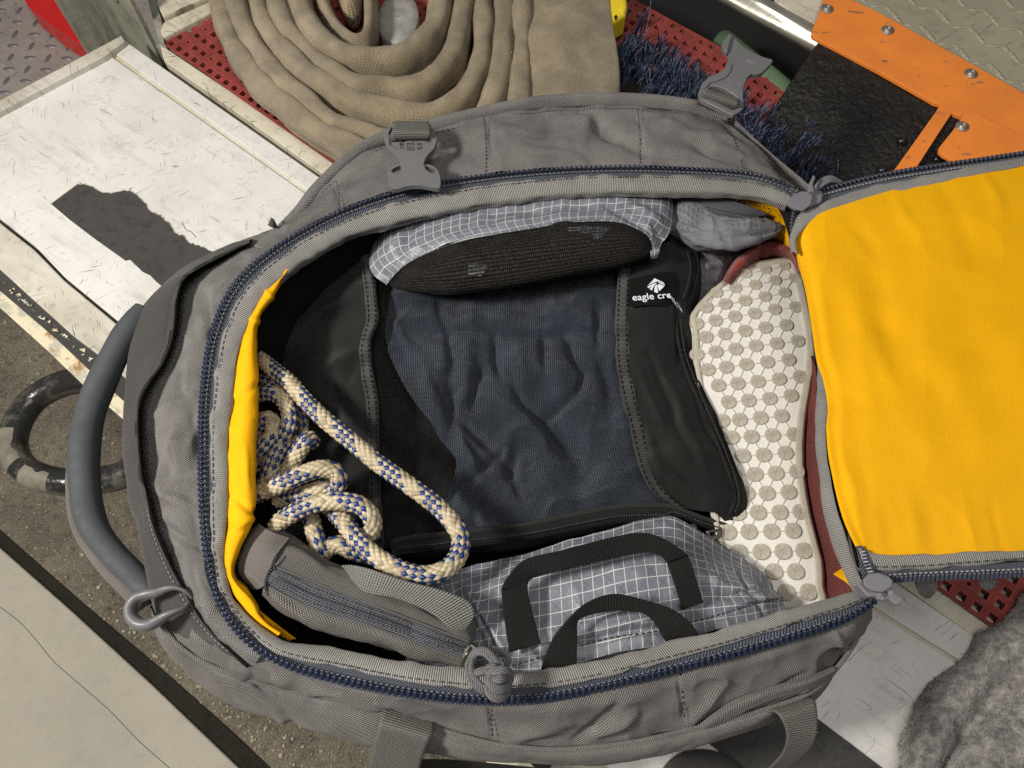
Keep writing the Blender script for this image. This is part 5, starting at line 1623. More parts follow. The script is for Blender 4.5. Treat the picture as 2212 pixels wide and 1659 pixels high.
# sewn label with its emblem and lettering
LBL = lambda c: [(1327.2 + x * .08, 575.1 + y * .08) for x, y in c]
loft("sewn_label", [[(1357, 603, .1615), (1400, 594, .1625), (1440, 588, .1600), (1470, 590, .152)], [(1357, 634, .1615), (1400, 630, .1625), (1436, 628, .1600), (1464, 632, .152)], [(1356, 663, .1615), (1400, 660, .1625), (1434, 661, .1600), (1450, 668, .152)]], m_black, 30, 12, cube)
for q in ([(1085, 325), (1250, 400), (1150, 408), (1050, 445), (960, 488), (905, 513), (1000, 420)],
          [(890, 547), (930, 587), (1000, 535), (1080, 482), (1150, 455), (1100, 448), (1000, 495)],
          [(950, 610), (1015, 648), (1060, 545), (1125, 478), (1060, 500), (1000, 548)],
          [(1072, 682), (1150, 718), (1187, 700), (1160, 600), (1152, 498), (1130, 492), (1088, 560)],
          [(1165, 502), (1220, 487), (1290, 502), (1345, 540), (1225, 662), (1182, 592)],
          [(1160, 428), (1250, 405), (1290, 415), (1330, 440), (1240, 428)],
          [(1180, 442), (1270, 440), (1335, 458), (1362, 498), (1360, 516), (1300, 478), (1230, 460)]):
    prism("emblem_piece", LBL(q), .1637, .0006, m_logo, cube)


def fold(x, y):
    lim = .0400
    if x > lim:
        d = x - lim
        return lim + d * .52, y - d * .80, -d * .35
    return x, y, 0.0


text_on("printed_lettering", "eagle creek\u2122", (1366.5, 649.5), .1640, .0112, math.radians(5), m_logo, cube, .0001, fold, 1.02)

# ---------------------------------------------------------------- upper ripstop pouch with netting
pu = empty("ripstop_pouch", P((1130, 540, .12)), "blue grey grid ripstop pouch with black mesh side, tucked under the far rim", "pouch")
m_rip1 = ripstop("grid_ripstop_far", math.radians(2))
m_rip2 = ripstop("grid_ripstop_near", math.radians(-2))
g0 = [(806, 515, .160), (835, 482, .176), (880, 456, .190), (1000, 430, .196), (1150, 412, .198), (1300, 399, .198), (1400, 398, .198), (1440, 404, .190), (1452, 420, .178)]
g1 = [(800, 552, .160), (835, 522, .180), (880, 500, .190), (980, 474, .198), (1110, 455, .201), (1250, 446, .201), (1370, 446, .199), (1425, 455, .192), (1450, 475, .178)]
g2 = [(834, 614, .160), (852, 592, .172), (880, 567, .184), (930, 542, .193), (1015, 514, .201), (1083, 502, .204), (1169, 488, .206), (1254, 477, .206), (1330, 477, .204), (1372, 490, .199), (1402, 510, .192), (1414, 548, .180)]
gm = [((a[0] * .45 + b[0] * .55), (a[1] * .45 + b[1] * .55), (a[2] * .45 + b[2] * .55) + .002) for a, b in zip(spline(g1, 30), spline(g2, 30))]
gm[0] = (806, 590, .160)
gm[-1] = (1442, 510, .180)
gm[1] = (822, 570, .168)
gp_d = make_disp(creases=[(860, 560, 900, 480, 8, -.004), (840, 540, 870, 500, 7, .003), (1010, 470, 1030, 440, 10, -.003), (1060, 460, 1380, 440, 9, -.003), (1350, 440, 1430, 480, 9, .004), (1320, 450, 1400, 500, 7, -.004), (960, 520, 1100, 480, 7, .002), (1400, 470, 1440, 530, 7, -.003)], noise=[(.03, .0024), (.012, .0010)], ridge=[(.03, .0012)], warp=6)
loft("ripstop_face", [g0, g1, gm, g2], m_rip1, 300, 60, pu, gp_d)
tube("seam_edge", spline(P([(x, y + 1, z - .0005) for x, y, z in g2]), 200), .0011, m_rip1, pu, n=8)
m_net2 = netting("coarse_netting", .0040, .12, (.030, .027, .024))
gx2 = [(x, y, z - .001) for x, y, z in g2[1:]]
gx2[0] = (850, 596, .168)
m1 = [(846, 602, .166), (900, 580, .192), (990, 560, .206), (1100, 545, .211), (1220, 530, .212), (1320, 520, .207), (1380, 520, .198), (1411, 546, .180)]
m2 = [(838, 611, .160), (858, 622, .168), (913, 629, .178), (981, 632, .184), (1083, 617, .187), (1220, 593, .187), (1288, 583, .185), (1357, 569, .181), (1408, 550, .175)]
loft("netting_side", [gx2, m1, m2, [(x, y + 2, z - .04) for x, y, z in m2], [(x, y, .12) for x, y, z in m2]], m_net2, 240, 70, pu, make_disp(noise=[(.03, .0025)], creases=[(880, 600, 1100, 590, 10, .002)]))
m_fill2 = ripstop("inner_ripstop", math.radians(8), (.012, .012, .012))
low = lambda r, d: [(x, y, z - d) for x, y, z in r]
loft("inner_layer", [low(gx2, .004), low(m1, .005), low(m2, .004), low(m2, .04)], m_fill, 120, 30, pu)
for q in ([(1225, 492), (1262, 487), (1318, 492), (1300, 512), (1268, 524), (1236, 512)], [(1010, 566), (1050, 560), (1052, 580), (1040, 596), (1012, 592)], [(1060, 566), (1180, 548), (1184, 553), (1062, 572)]):
    prism("inner_print", q, .2056 if q[0][0] > 1200 else .2012, .001, m_rip1, pu)
band("fabric_tab", [(1404, 540, .184), (1406, 552, .186), (1408, 560, .18)], [(1424, 532, .184), (1425, 543, .186), (1420, 556, .18)], m_rip1, pu, 12, .0012)

# ---------------------------------------------------------------- near ripstop pouch with two black handles
pn_ = empty("ripstop_pouch", P((1300, 1320, .10)), "blue grey grid ripstop pouch with two black webbing handles, near rim", "pouch")
p0 = [(880, 1262, .135), (960, 1238, .145), (1104, 1206, .152), (1176, 1184, .154), (1320, 1145, .156), (1392, 1122, .156), (1452, 1118, .155), (1507, 1148, .155), (1568, 1182, .154), (1625, 1222, .154), (1664, 1258, .155)]
p1 = [(900, 1345, .140), (985, 1300, .160), (1100, 1262, .178), (1210, 1238, .184), (1330, 1205, .187), (1420, 1188, .187), (1500, 1200, .183), (1560, 1220, .176), (1615, 1245, .168), (1670, 1268, .158)]
p2 = [(880, 1420, .150), (960, 1400, .160), (1040, 1372, .174), (1150, 1350, .188), (1270, 1318, .194), (1380, 1285, .195), (1480, 1266, .191), (1570, 1266, .182), (1640, 1275, .172), (1686, 1288, .160)]
p3_ = [(860, 1470, .160), (960, 1470, .170), (1060, 1465, .182), (1160, 1462, .188), (1270, 1440, .190), (1370, 1414, .190), (1470, 1388, .188), (1560, 1362, .182), (1640, 1338, .174), (1700, 1312, .164)]
nd_ = make_disp(creases=[(980, 1290, 1060, 1420, 12, -.005), (1010, 1270, 1090, 1400, 10, .005), (1040, 1340, 1090, 1440, 8, -.004), (1130, 1300, 1180, 1440, 12, .003), (1260, 1340, 1420, 1310, 7, -.004), (1280, 1360, 1500, 1330, 8, .004), (1250, 1385, 1460, 1350, 6, -.004), (1560, 1290, 1680, 1270, 7, -.004), (1580, 1310, 1690, 1290, 6, .004), (1500, 1230, 1640, 1290, 10, .003), (1600, 1240, 1650, 1330, 6, -.003), (1200, 1200, 1400, 1150, 12, -.002)],
                noise=[(.035, .003), (.012, .0009)], ridge=[(.03, .0014)], warp=7)
loft("ripstop_face", [p0, p1, p2, p3_], m_rip2, 340, 110, pn_, nd_)
loft("ripstop_side", [p0, low(p0, .03), low(p0, .07)], m_rip2, 120, 10, pn_)
stitches("seam_stitches", path3([(1092, 1442, .195), (1170, 1420, .2005), (1248, 1397, .204), (1320, 1378, .204), (1400, 1366, .203), (1480, 1348, .200), (1560, 1326, .194), (1640, 1302, .185), (1684, 1292, .175)], 160), m_threadd, pn_, .0036, .0016, .0006, .003)
band("carry_handle", [(1100, 1410, .196), (1092, 1360, .202), (1086, 1310, .205), (1083, 1278, .206), (1088, 1262, .208)], [(1168, 1390, .200), (1156, 1345, .204), (1146, 1305, .206), (1139, 1272, .208), (1140, 1254, .209)], m_web_b, pn_, 60, .0018)
band("carry_handle", [(1083, 1276, .207), (1097, 1249, .216), (1133, 1212, .222), (1212, 1191, .224), (1338, 1159, .224), (1392, 1153, .224), (1428, 1163, .222), (1462, 1182, .216), (1486, 1200, .208)], [(1142, 1262, .208), (1144, 1254, .209), (1160, 1246, .210), (1212, 1232, .211), (1320, 1206, .212), (1384, 1193, .212), (1412, 1195, .212), (1430, 1204, .210), (1440, 1216, .206)], m_web_b, pn_, 90, .0018)
band("carry_handle", [(1438, 1206, .204), (1450, 1240, .203), (1462, 1275, .201), (1474, 1318, .198)], [(1486, 1199, .206), (1498, 1230, .203), (1508, 1265, .200), (1520, 1302, .196)], m_web_b, pn_, 50, .0018)
band("carry_handle", [(1166, 1462, .198), (1174, 1428, .203), (1194, 1381, .210), (1226, 1343, .218), (1262, 1309, .224), (1302, 1290, .227), (1338, 1286, .228), (1380, 1296, .227), (1428, 1310, .223), (1462, 1324, .218), (1494, 1350, .210), (1516, 1380, .200)],
     [(1246, 1450, .203), (1246, 1420, .206), (1247, 1380, .209), (1248, 1345, .212), (1262, 1333, .214), (1290, 1325, .216), (1338, 1319, .217), (1380, 1322, .216), (1400, 1332, .213), (1418, 1352, .209), (1432, 1378, .204), (1448, 1400, .198)], m_web_b, pn_, 120, .0018)

# ---------------------------------------------------------------- small grey zipped pouch
zp = empty("zipped_pouch", P((780, 1300, .12)), "small grey pouch with a zip band and webbing handle, lying near the left rim", "pouch")
q0 = [(552, 1140, .168), (612, 1152, .180), (680, 1186, .186), (737, 1216, .187), (830, 1262, .187), (930, 1296, .187), (1012, 1330, .184), (1026, 1372, .178)]
q1 = [(588, 1222, .205), (630, 1238, .208), (684, 1260, .209), (752, 1286, .209), (816, 1311, .209), (924, 1352, .207), (1014, 1387, .203)]
q2 = [(573, 1262, .205), (630, 1294, .208), (684, 1318, .209), (752, 1338, .209), (816, 1358, .208), (924, 1398, .206), (1014, 1424, .202)]
q3 = [(566, 1284, .194), (612, 1324, .194), (666, 1350, .194), (740, 1374, .194), (816, 1395, .193), (924, 1427, .191), (1000, 1448, .19)]
qm = [((a[0] + b[0]) / 2, (a[1] + b[1]) / 2, (a[2] + b[2]) / 2 + .006) for a, b in zip(spline(q0, 20), spline(q1, 20))]
loft("pouch_back", [low(q0, .04), q0, qm, q1], m_pouch, 240, 40, zp, make_disp(creases=[(610, 1180, 720, 1240, 10, .003), (640, 1170, 760, 1230, 7, -.004), (900, 1300, 1000, 1350, 8, -.003)], noise=[(.025, .002), (.01, .0008)]))
loft("zip_band", [low(q1, .001), [(x, y + 12, z + .004) for x, y, z in q1], [(x, y - 12, z + .004) for x, y, z in q2], low(q2, .001)], m_pzip, 240, 20, zp, make_disp(noise=[(.03, .0012)]))
loft("pouch_front", [q2, [((a[0] + b[0]) / 2, (a[1] + b[1]) / 2, (a[2] + b[2]) / 2 + .005) for a, b in zip(spline(q2, 20), spline(q3, 20))], q3, low(q3, .02), low(q3, .06)], m_pouch, 240, 30, zp, make_disp(creases=[(600, 1290, 660, 1340, 7, .003), (900, 1400, 1000, 1440, 7, -.002)], noise=[(.025, .002), (.01, .0008)]))
for t_ in (.22, .36, .64, .78):
    stitches("zip_stitches", spline(P([(a[0] * (1 - t_) + b[0] * t_, a[1] * (1 - t_) + b[1] * t_, .2145 - (.004 if a[0] > 900 else 0)) for a, b in zip(spline(q1, 16), spline(q2, 16))]), 200), m_thread, zp, .0018, .0018, .0005)
beads("zip_coil", spline(P([((a[0] + b[0]) / 2, (a[1] + b[1]) / 2, .2148 - (.004 if a[0] > 900 else 0)) for a, b in zip(spline(q1, 16), spline(q2, 16))]), 200), .0022, .0009, m_coilg, zp)
tube("seam_piping", spline(P(q1), 200), .0011, m_thread, zp, n=8)
tube("seam_piping", spline(P(q2), 200), .0011, m_thread, zp, n=8)
loft("pouch_end", [[(560, 1128, .15), (530, 1150, .15), (512, 1185, .15), (505, 1215, .15), (512, 1240, .16), (545, 1275, .17)], [(566, 1136, .180), (540, 1160, .180), (522, 1190, .180), (514, 1216, .180), (522, 1240, .185), (552, 1274, .19)], [(592, 1150, .196), (570, 1172, .200), (552, 1198, .200), (544, 1222, .200), (546, 1244, .200), (564, 1270, .200)], [(625, 1160, .196), (606, 1185, .203), (592, 1205, .206), (584, 1224, .2065), (576, 1244, .2065), (573, 1264, .2065)]],
     m_pouch2, 80, 40, zp, make_disp(noise=[(.02, .0015)]))
tube("seam_piping", path3([(600, 1200, .2085), (589, 1221, .2095), (578, 1242, .2095), (573, 1263, .2085), (580, 1285, .205)], 30), .0012, m_threadd, zp, n=8)
band("webbing_handle", [(738, 1222, .204), (760, 1221, .208), (800, 1230, .216), (870, 1254, .222), (942, 1273, .222), (994, 1291, .220), (1018, 1306, .214), (1024, 1332, .207), (1004, 1362, .200)], [(752, 1240, .202), (766, 1262, .205), (790, 1280, .209), (852, 1292, .213), (910, 1314, .213), (944, 1334, .211), (962, 1350, .208), (978, 1362, .204), (994, 1372, .199)], m_web_g, zp, 120, .0018, make_disp(noise=[(.015, .0006)]))
sl3 = link(bpy.data.objects.new("zip_slider", None), zp)
prism("slider_body", [(996, 1420), (1004, 1400), (1018, 1390), (1030, 1398), (1024, 1416), (1008, 1432)], .214, .004, m_gun, sl3, bevel=.0008)
tube("slider_pull", path3([(998, 1436, .216), (1004, 1422, .220), (1010, 1410, .222), (1018, 1398, .220)], 14), .0011, m_gun, sl3, n=8)
cord = link(bpy.data.objects.new("cord_pull", None), zp)
CK = lambda pts: [(929 + x * .16, 1283 + y * .16, z) for x, y, z in pts]


def cordt(pts, r=.0023, n=60):
    return tube("cord", path3(CK(pts), n), r, m_cord, cord, n=12, pf=True)


cordt([(540, 870, .222), (510, 950, .226), (508, 1040, .230), (540, 1140, .232), (610, 1240, .233), (700, 1310, .233), (790, 1340, .232), (850, 1320, .236)])
cordt([(590, 870, .222), (560, 950, .228), (562, 1040, .232), (600, 1130, .234), (670, 1215, .235), (750, 1275, .235), (830, 1290, .234)])
cordt([(545, 865, .224), (590, 790, .228), (670, 755, .232), (760, 765, .235), (840, 830, .237), (900, 920, .239), (940, 1010, .240), (930, 1080, .242)])
cordt([(580, 850, .226), (640, 800, .230), (720, 800, .234), (790, 850, .236), (850, 930, .238), (880, 1010, .240), (880, 1070, .242)])
cordt([(840, 740, .222), (940, 765, .224), (1030, 830, .226), (1060, 900, .228), (1030, 970, .232), (1010, 1040, .236)])
cordt([(610, 1080, .232), (680, 1050, .234), (760, 1030, .236), (830, 990, .240), (870, 1000, .244), (840, 1060, .247), (790, 1070, .243)], .0034)
cordt([(850, 1100, .240), (900, 1060, .248), (980, 1050, .250), (1050, 1070, .246), (1060, 1140, .243), (1000, 1190, .246), (920, 1210, .246), (850, 1190, .244)], .0042)
cordt([(820, 1120, .244), (830, 1200, .250), (880, 1270, .252), (960, 1290, .250), (1030, 1250, .246), (1050, 1180, .243)], .0040)
cordt([(800, 1240, .240), (810, 1320, .245), (870, 1380, .246), (950, 1390, .244), (1010, 1340, .241), (1030, 1270, .238)], .0042)
cordt([(860, 1130, .240), (900, 1160, .254), (960, 1150, .256), (1020, 1130, .250)], .0036)

# ---------------------------------------------------------------- braided rope
rope = empty("braided_rope", P((700, 1050, .10)), "cream and blue braided rope, one long bight and a loose tangle", "rope")


def rope_run(pts, r=.0081, ph=0, n=240):
    pth = path3(pts, n)
    L = np.concatenate([[0], np.cumsum(np.linalg.norm(np.diff(pth, axis=0), axis=1))])
    N = 8
    w = 2 * math.pi * r / N
    step = w * .56
    rows = int(L[-1] / step)
    T, S, U = pframes(pth)
    s = np.arange(rows) * step
    f = lambda A, q: np.stack([np.interp(q, L, A[:, k]) for k in range(3)], -1)
    I_, J_ = np.meshgrid(np.arange(rows), np.arange(N), indexing='ij')
    sc = I_ * step
    th = (J_ + .5 * (I_ % 2)) * 2 * math.pi / N
    g = np.linspace(-1, 1, 4)
    A_g, B_g = np.meshgrid(g, g, indexing='ij')
    ds = (A_g + B_g) / 2 * step * 1.0
    dt = (A_g - B_g) / 2 * (math.pi / N) * 1.0
    hh = .90 + .16 * (1 - np.abs(A_g) ** 3) * (1 - np.abs(B_g) ** 3)
    ss = sc[..., None, None] + ds
    tt = th[..., None, None] + dt
    c, S_, U_ = f(pth, ss), f(S, ss), f(U, ss)
    V = c + (S_ * np.cos(tt)[..., None] + U_ * np.sin(tt)[..., None]) * (r * hh)[..., None]
    cnt = rows * N
    V = V.reshape(cnt, 16, 3)
    loc = np.arange(16).reshape(4, 4)
    q = np.stack([loc[:-1, :-1], loc[1:, :-1], loc[1:, 1:], loc[:-1, 1:]], -1).reshape(-1, 4)
    F = (q[None] + (np.arange(cnt) * 16)[:, None, None]).reshape(-1, 4)
    per = 15
    phs = (I_ + ph + J_ * per / N * 1.0) % per
    blue = ((phs < 8) & (I_ % 2 == 0)).ravel()
    o = mesh_obj("rope_strand", V.reshape(-1, 3), F, [m_ropec, m_ropeb, m_roped], rope, True)
    o.data.polygons.foreach_set("material_index", np.repeat(np.where(blue, 1, np.where(np.random.RandomState(rows).rand(len(blue)) < .28, 2, 0)).astype(np.int32), 9))
    tube("rope_core", pth, r * .88, m_rope_core, rope, n=12, pf=True)
    return o


rope_run([(545, 762, .150), (585, 794, .162), (625, 826, .172), (657, 862, .180), (692, 898, .184), (727, 927, .186), (767, 960, .186), (807, 993, .186), (844, 1020, .186), (881, 1046, .187), (919, 1073, .189), (953, 1102, .192), (980, 1132, .195), (995, 1160, .197), (992, 1194, .199), (974, 1222, .201), (945, 1238, .203), (910, 1243, .204), (868, 1232, .204), (825, 1211, .202), (786, 1180, .199), (757, 1146, .193), (733, 1116, .184), (712, 1095, .172), (690, 1075, .155)], n=520)
rope_run([(596, 1140, .170), (608, 1124, .180), (628, 1112, .188), (655, 1098, .195), (690, 1086, .200), (732, 1082, .203), (772, 1089, .203), (798, 1110, .200), (806, 1136, .194), (796, 1160, .184), (775, 1172, .172), (750, 1170, .160)], ph=5)
rope_run([(545, 1072, .165), (575, 1060, .176), (615, 1042, .186), (655, 1024, .190), (692, 1013, .190), (722, 1018, .186), (733, 1038, .180), (724, 1058, .172), (704, 1064, .162), (690, 1052, .152)], ph=2)
rope_run([(540, 862, .150), (568, 850, .160), (595, 852, .165), (615, 868, .166), (626, 895, .166), (624, 922, .164), (612, 945, .158), (595, 962, .150), (575, 985, .145), (560, 1010, .14)], ph=8)
rope_run([(545, 950, .150), (556, 920, .158), (575, 905, .162), (590, 914, .162), (588, 940, .160), (572, 962, .158), (555, 980, .155), (540, 1000, .15)], ph=11)
rope_run([(620, 1030, .150), (632, 1000, .160), (646, 975, .168), (660, 955, .172), (668, 948, .172), (676, 958, .160)], ph=3)
rope_run([(560, 1060, .140), (580, 1030, .150), (592, 1000, .154), (604, 975, .154), (620, 955, .150), (640, 950, .140)], ph=6)
rope_run([(550, 1010, .140), (575, 990, .146), (592, 1010, .148), (600, 1035, .146), (610, 1060, .140), (640, 1070, .135)], ph=1)
rope_run([(600, 1080, .145), (640, 1072, .160), (675, 1062, .168), (705, 1052, .166), (730, 1040, .155)], ph=9)
rope_run([(672, 1120, .160), (680, 1150, .168), (690, 1180, .168), (705, 1205, .160)], ph=4)
rope_run([(640, 1200, .150), (690, 1192, .160), (730, 1176, .166), (760, 1190, .160), (800, 1205, .150)], ph=13)
rope_run([(545, 835, .13), (575, 820, .140), (600, 838, .142), (640, 880, .138), (650, 930, .130), (640, 980, .12)], ph=7)

# ---------------------------------------------------------------- shoe, sole up
shoe = empty("running_shoe", P((1650, 950, .08)), "dark red shoe lying sole up, white sole with round beige studs", "shoe")
rows_s = [((1676, 560), (1694, 558)), ((1650, 564), (1708, 560)), ((1618, 574), (1719, 565)), ((1573, 598), (1728, 580)), ((1530, 634), (1738, 620)), ((1493, 680), (1748, 668)), ((1498, 718), (1756, 712)), ((1498, 770), (1760, 772)), ((1505, 822), (1753, 825)), ((1515, 880), (1743, 885)), ((1530, 940), (1737, 940)), ((1540, 1000), (1736, 1000)), ((1540, 1060), (1741, 1055)), ((1540, 1110), (1749, 1102)), ((1548, 1160), (1762, 1156)), ((1575, 1220), (1776, 1213)), ((1600, 1270), (1779, 1262)), ((1640, 1320), (1776, 1312))]
zs = lambda y: float(np.interp(y, [556, 600, 660, 760, 1000, 1200, 1320], [.132, .140, .145, .146, .145, .142, .135]))
sr_rails = []
for (a, b2_) in rows_s:
    r = []
    for t in (0, .25, .5, .75, 1):
        x, y = a[0] + (b2_[0] - a[0]) * t, a[1] + (b2_[1] - a[1]) * t
        r.append((x, y, zs(y)))
    sr_rails.append(r)
loft("sole", sr_rails, m_sole, 60, 120, shoe, thick=.012)
outl = [a for a, _ in rows_s] + [b_ for _, b_ in rows_s[::-1]]
O3 = spline(P([(x, y, zs(y)) for x, y in outl]), 320, True)
c_l = []
ctr = [((a[0] + b_[0]) / 2, (a[1] + b_[1]) / 2) for a, b_ in rows_s]
ctr_y = [c[1] for c in ctr]


def inset(d, dz):
    out = []
    for x, y in outl:
        yy = min(max(y, 620), 1290)
        cx_ = float(np.interp(yy, ctr_y, [c[0] for c in ctr]))
        vx, vy = cx_ - x, yy + (18 if y < 640 else 0) - y
        n_ = math.hypot(vx, vy) + 1e-6
        k_ = d * (1.0 if x > 1600 else .7)
        out.append((x + vx / n_ * k_, y + vy / n_ * k_, zs(y) + dz))
    return spline(P(out), 320, True)


loft("sole_rand", [inset(4, -.020), inset(-1, -.012), inset(-2, -.003), inset(2, .0018), inset(9, .0024), inset(17, .0018), inset(20, -.001)], m_rand, 320, 22, shoe, make_disp(noise=[(.01, .0004)]), world=True, closed=True)
stud_px = [[(440, 180), (565, 155), (685, 132)], [(255, 300), (375, 270), (500, 250), (625, 222), (745, 205)], [(190, 392), (310, 370), (435, 350), (560, 325), (685, 300), (805, 285)], [(130, 495), (248, 475), (370, 450), (495, 430), (622, 405), (755, 390)], [(188, 580), (308, 560), (435, 540), (563, 520), (695, 505), (815, 490)],
           [(130, 690), (250, 672), (375, 655), (503, 635), (635, 620), (768, 605)], [(200, 785), (316, 770), (443, 752), (575, 737), (710, 723)], [(265, 885), (388, 873), (516, 860), (650, 845), (782, 830)], [(330, 990), (457, 980), (590, 968), (725, 950)], [(290, 1108), (400, 1102), (532, 1090), (665, 1078), (790, 1070)], [(350, 1215), (475, 1210), (608, 1200), (745, 1195)],
           [(305, 1330), (420, 1330), (552, 1325), (690, 1312)], [(370, 1450), (497, 1447), (630, 1440), (763, 1430)], [(445, 1568), (573, 1567), (710, 1560)]]
studs = [[(x * .3414 + 1460, y * .3414 + 531) for x, y in r] for r in stud_px]
studs += [[(x * .36 + 1460, y * .36 + 1062) for x, y in r] for r in ([(370, 130), (490, 127), (620, 125), (745, 122)], [(310, 245), (435, 242), (570, 240), (700, 235)], [(375, 365), (510, 362), (640, 360), (765, 355)], [(450, 480), (585, 480), (715, 480)], [(525, 605), (660, 605), (792, 602)], [])]


def stud_mesh():
    bm = bmesh.new()
    R = .0077
    # base disc
    n = 24
    c0 = [bm.verts.new((R * math.cos(2 * math.pi * k / n), R * math.sin(2 * math.pi * k / n), 0)) for k in range(n)]
    c1 = [bm.verts.new((R * .97 * math.cos(2 * math.pi * k / n), R * .97 * math.sin(2 * math.pi * k / n), .0016)) for k in range(n)]
    for k in range(n):
        bm.faces.new((c0[k], c0[(k + 1) % n], c1[(k + 1) % n], c1[k]))
    bm.faces.new(c1)
    # six raised wedges with grooves between them
    for w in range(6):
        a0, a1 = w * math.pi / 3 + .01, (w + 1) * math.pi / 3 - .01
        gp_ = .00026
        mid = (a0 + a1) / 2
        off = (gp_ / math.sin(math.pi / 6) * math.cos(mid), gp_ / math.sin(math.pi / 6) * math.sin(mid))
        pts = [off]
        for k in range(5):
            a = a0 + (a1 - a0) * k / 4
            gx_, gy_ = math.cos(a), math.sin(a)
            px_, py_ = R * .95 * gx_, R * .95 * gy_
            # keep the wedge clear of the groove line
            if k == 0:
                px_, py_ = px_ - math.sin(a0) * gp_, py_ + math.cos(a0) * gp_
            if k == 4:
                px_, py_ = px_ + math.sin(a1) * gp_, py_ - math.cos(a1) * gp_
            pts.append((px_, py_))
        lo = [bm.verts.new((x, y, .0014)) for x, y in pts]
        hi_ = [bm.verts.new((x * .985, y * .985, .0021)) for x, y in pts]
        m_ = len(pts)
        for k in range(m_):
            bm.faces.new((lo[k], lo[(k + 1) % m_], hi_[(k + 1) % m_], hi_[k]))
        bm.faces.new(hi_)
    me = bpy.data.meshes.new("sole_stud")
    bm.to_mesh(me)
    bm.free()
    me.materials.append(m_stud)
    return me


sm = stud_mesh()
lx = lambda y: float(np.interp(y, [a[1] for a, _ in rows_s][5:], [a[0] for a, _ in rows_s][5:])) if y > 680 else 0
rx = lambda y: float(np.interp(y, [b_[1] for _, b_ in rows_s][2:], [b_[0] for _, b_ in rows_s][2:]))
studs = [[(x, y) for x, y in r if lx(y) + 6 < x < rx(y) - 17] for r in studs]
for r in studs:
    for x, y in r:
        k_ = float(np.interp(y, [560, 700, 1300], [.86, 1.0, 1.0]))
        place("sole_stud", sm, P((x, y, zs(y) + .0002)), math.radians(8 + rnd.uniform(-2, 2)), shoe, k_ * float(np.interp(y, [560, 800, 1300], [.95, .96, 1.03])))
# ribs joining neighbouring studs
ribs = []
allp = [p for r in studs for p in r]
for i in range(len(allp)):
    for j in range(i + 1, len(allp)):
        d_ = math.hypot(allp[i][0] - allp[j][0], (allp[i][1] - allp[j][1]) * 1.08)
        if d_ < 52:
            a, b_ = np.array([*allp[i], zs(allp[i][1]) + .0004]), np.array([*allp[j], zs(allp[j][1]) + .0004])
            ribs.append(tube_data(P(np.array([a, (a + b_) / 2, b_])), .0006, .0007, 5))
V, F, U = join_data(ribs)
tag(mesh_obj("sole_ribs", V, F, m_rib, shoe, True, U), kind="stuff")
# hexagon cell floor lines
# red upper
ro = [(1752, 770), (1762, 800), (1762, 850), (1762, 900), (1763, 950), (1766, 1000), (1770, 1050), (1778, 1100), (1790, 1150), (1806, 1200), (1826, 1250), (1846, 1290)]
ri_ = [(1750, 778), (1746, 825), (1735, 885), (1728, 940), (1727, 1000), (1734, 1055), (1742, 1102), (1755, 1156), (1770, 1213), (1774, 1262), (1774, 1312)]
mix2 = lambda t, z: [(a[0] * (1 - t) + b_[0] * t, a[1] * (1 - t) + b_[1] * t, z) for a, b_ in zip(spline(ri_, 24), spline(ro, 24))]
loft("upper_side", [mix2(0, .126), mix2(.18, .130), mix2(.4, .142), mix2(.75, .158), mix2(1.1, .166), mix2(1.4, .14)], m_redknit, 140, 30, shoe, make_disp(noise=[(.02, .0012)]))
loft("upper_trim", [mix2(.0, .1310), mix2(.10, .1315), mix2(.20, .1340), mix2(.26, .1345)], m_red, 140, 8, shoe)
heel = [(1560, 606), (1567, 594), (1590, 562), (1613, 539), (1639, 525), (1665, 521), (1690, 526), (1711, 537), (1726, 565), (1733, 585)]
heel_in = [(1590, 622), (1600, 604), (1618, 584), (1636, 568), (1652, 560), (1668, 556), (1684, 556), (1700, 560), (1712, 574), (1720, 592)]
hm = [((a[0] + b_[0]) / 2, (a[1] + b_[1]) / 2) for a, b_ in zip(heel, heel_in)]
loft("heel_collar", [[(x, y, .09) for x, y in heel], [(x, y, .142) for x, y in heel], [(a[0] * .7 + b_[0] * .3, a[1] * .7 + b_[1] * .3, .152) for a, b_ in zip(heel, hm)], [(x, y, .148) for x, y in hm], [(x, y, .122) for x, y in heel_in], [(x, y, .08) for x, y in heel_in]], m_red, 120, 30, shoe, make_disp(creases=[(1650, 530, 1642, 560, 5, -.004), (1600, 560, 1625, 590, 6, .002)], noise=[(.012, .0014)]))
# toe and body below the sole, so that the shoe is solid
bod = []
for f_, z_ in ((0, -.013), (-3, -.03), (-2, -.055), (14, -.085)):
    bod.append(inset(f_ + .5, z_))
loft("upper_body", bod, m_redknit, 320, 16, shoe, world=True, closed=True)

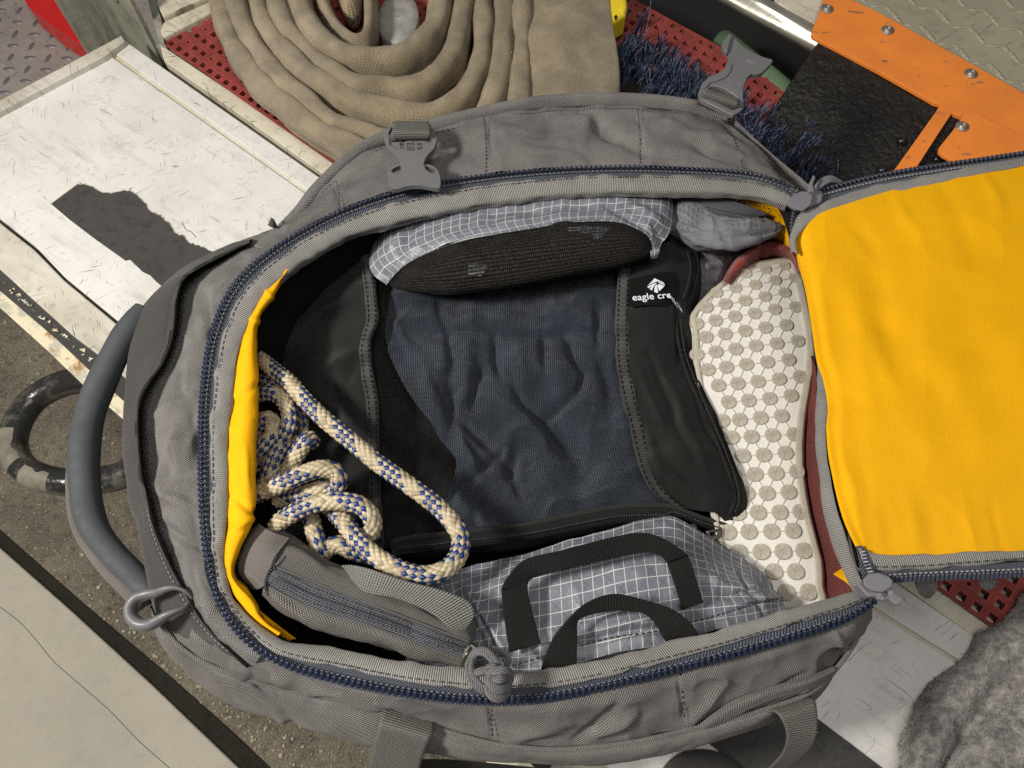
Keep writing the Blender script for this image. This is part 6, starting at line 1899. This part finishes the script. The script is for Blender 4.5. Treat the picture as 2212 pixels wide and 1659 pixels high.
# ---------------------------------------------------------------- grey mesh garment
nt = m_grayc.node_tree
b = nt.nodes["Principled BSDF"]
src = b.inputs['Base Color'].links[0].from_socket
tcn = [n for n in nt.nodes if n.type == 'TEX_COORD'][0]
v = nt.nodes.new("ShaderNodeTexVoronoi")
nt.links.new(tcn.outputs['UV'], v.inputs['Vector'])
v.inputs['Scale'].default_value = 150
v.inputs['Randomness'].default_value = .25
dk = RAMP(nt, v.outputs[0], .30, .42, 1, 0)
patch = RAMP(nt, NOISE(nt, tcn.outputs['Object'], 20, 2), .44, .54)
nt.links.new(MIX(nt, M_(nt, 'MULTIPLY', M_(nt, 'MULTIPLY', dk, patch), .55), src, (.07, .07, .085)), b.inputs['Base Color'])
c0 = [(1436, 410, .165), (1477, 420, .180), (1511, 444, .182), (1556, 464, .182), (1614, 473, .180), (1684, 473, .172)]
c1 = [(1436, 450, .165), (1480, 466, .185), (1520, 486, .186), (1570, 498, .184), (1625, 502, .181), (1694, 492, .170)]
c2 = [(1436, 488, .160), (1480, 508, .178), (1520, 530, .181), (1570, 536, .179), (1630, 527, .173), (1690, 504, .160)]
c3 = [(1446, 515, .142), (1496, 536, .145), (1530, 548, .142), (1580, 540, .132), (1640, 524, .120), (1685, 508, .118)]
c4 = [(1480, 560, .138), (1516, 575, .136), (1550, 575, .128), (1590, 555, .112), (1635, 535, .105), (1680, 520, .10)]
c5 = [(1485, 640, .10), (1520, 655, .10), (1555, 640, .095), (1590, 610, .09), (1640, 570, .085), (1690, 540, .08)]
gar = loft("mesh_garment", [low(c0, .01), c0, c1, c2, c3, c4, c5], m_grayc, 160, 90, None, make_disp(creases=[(1450, 470, 1560, 500, 8, -.006), (1560, 480, 1690, 486, 5, .004), (1500, 500, 1640, 512, 7, .005), (1560, 515, 1680, 500, 5, -.006), (1470, 500, 1530, 515, 6, -.005), (1490, 550, 1590, 545, 6, -.005), (1500, 580, 1560, 570, 6, .004)], noise=[(.02, .003), (.009, .0012)], ridge=[(.018, .002)]))
tag(gar, "crumpled pale grey mesh garment in the far corner of the bag", "garment")
# webbing loops hanging from under the lid
band("lid_webbing_loop", [(1974, 1246, .205), (1978, 1262, .20), (1984, 1280, .19), (1998, 1294, .18)], [(2022, 1242, .205), (2026, 1258, .20), (2022, 1278, .19), (2010, 1292, .18)], m_web_g, bag, 30, .0016)
band("lid_webbing_loop", [(2106, 1238, .205), (2112, 1252, .20), (2118, 1266, .19), (2130, 1276, .18)], [(2150, 1236, .205), (2154, 1250, .20), (2150, 1264, .19), (2142, 1274, .18)], m_web_g, bag, 30, .0016)
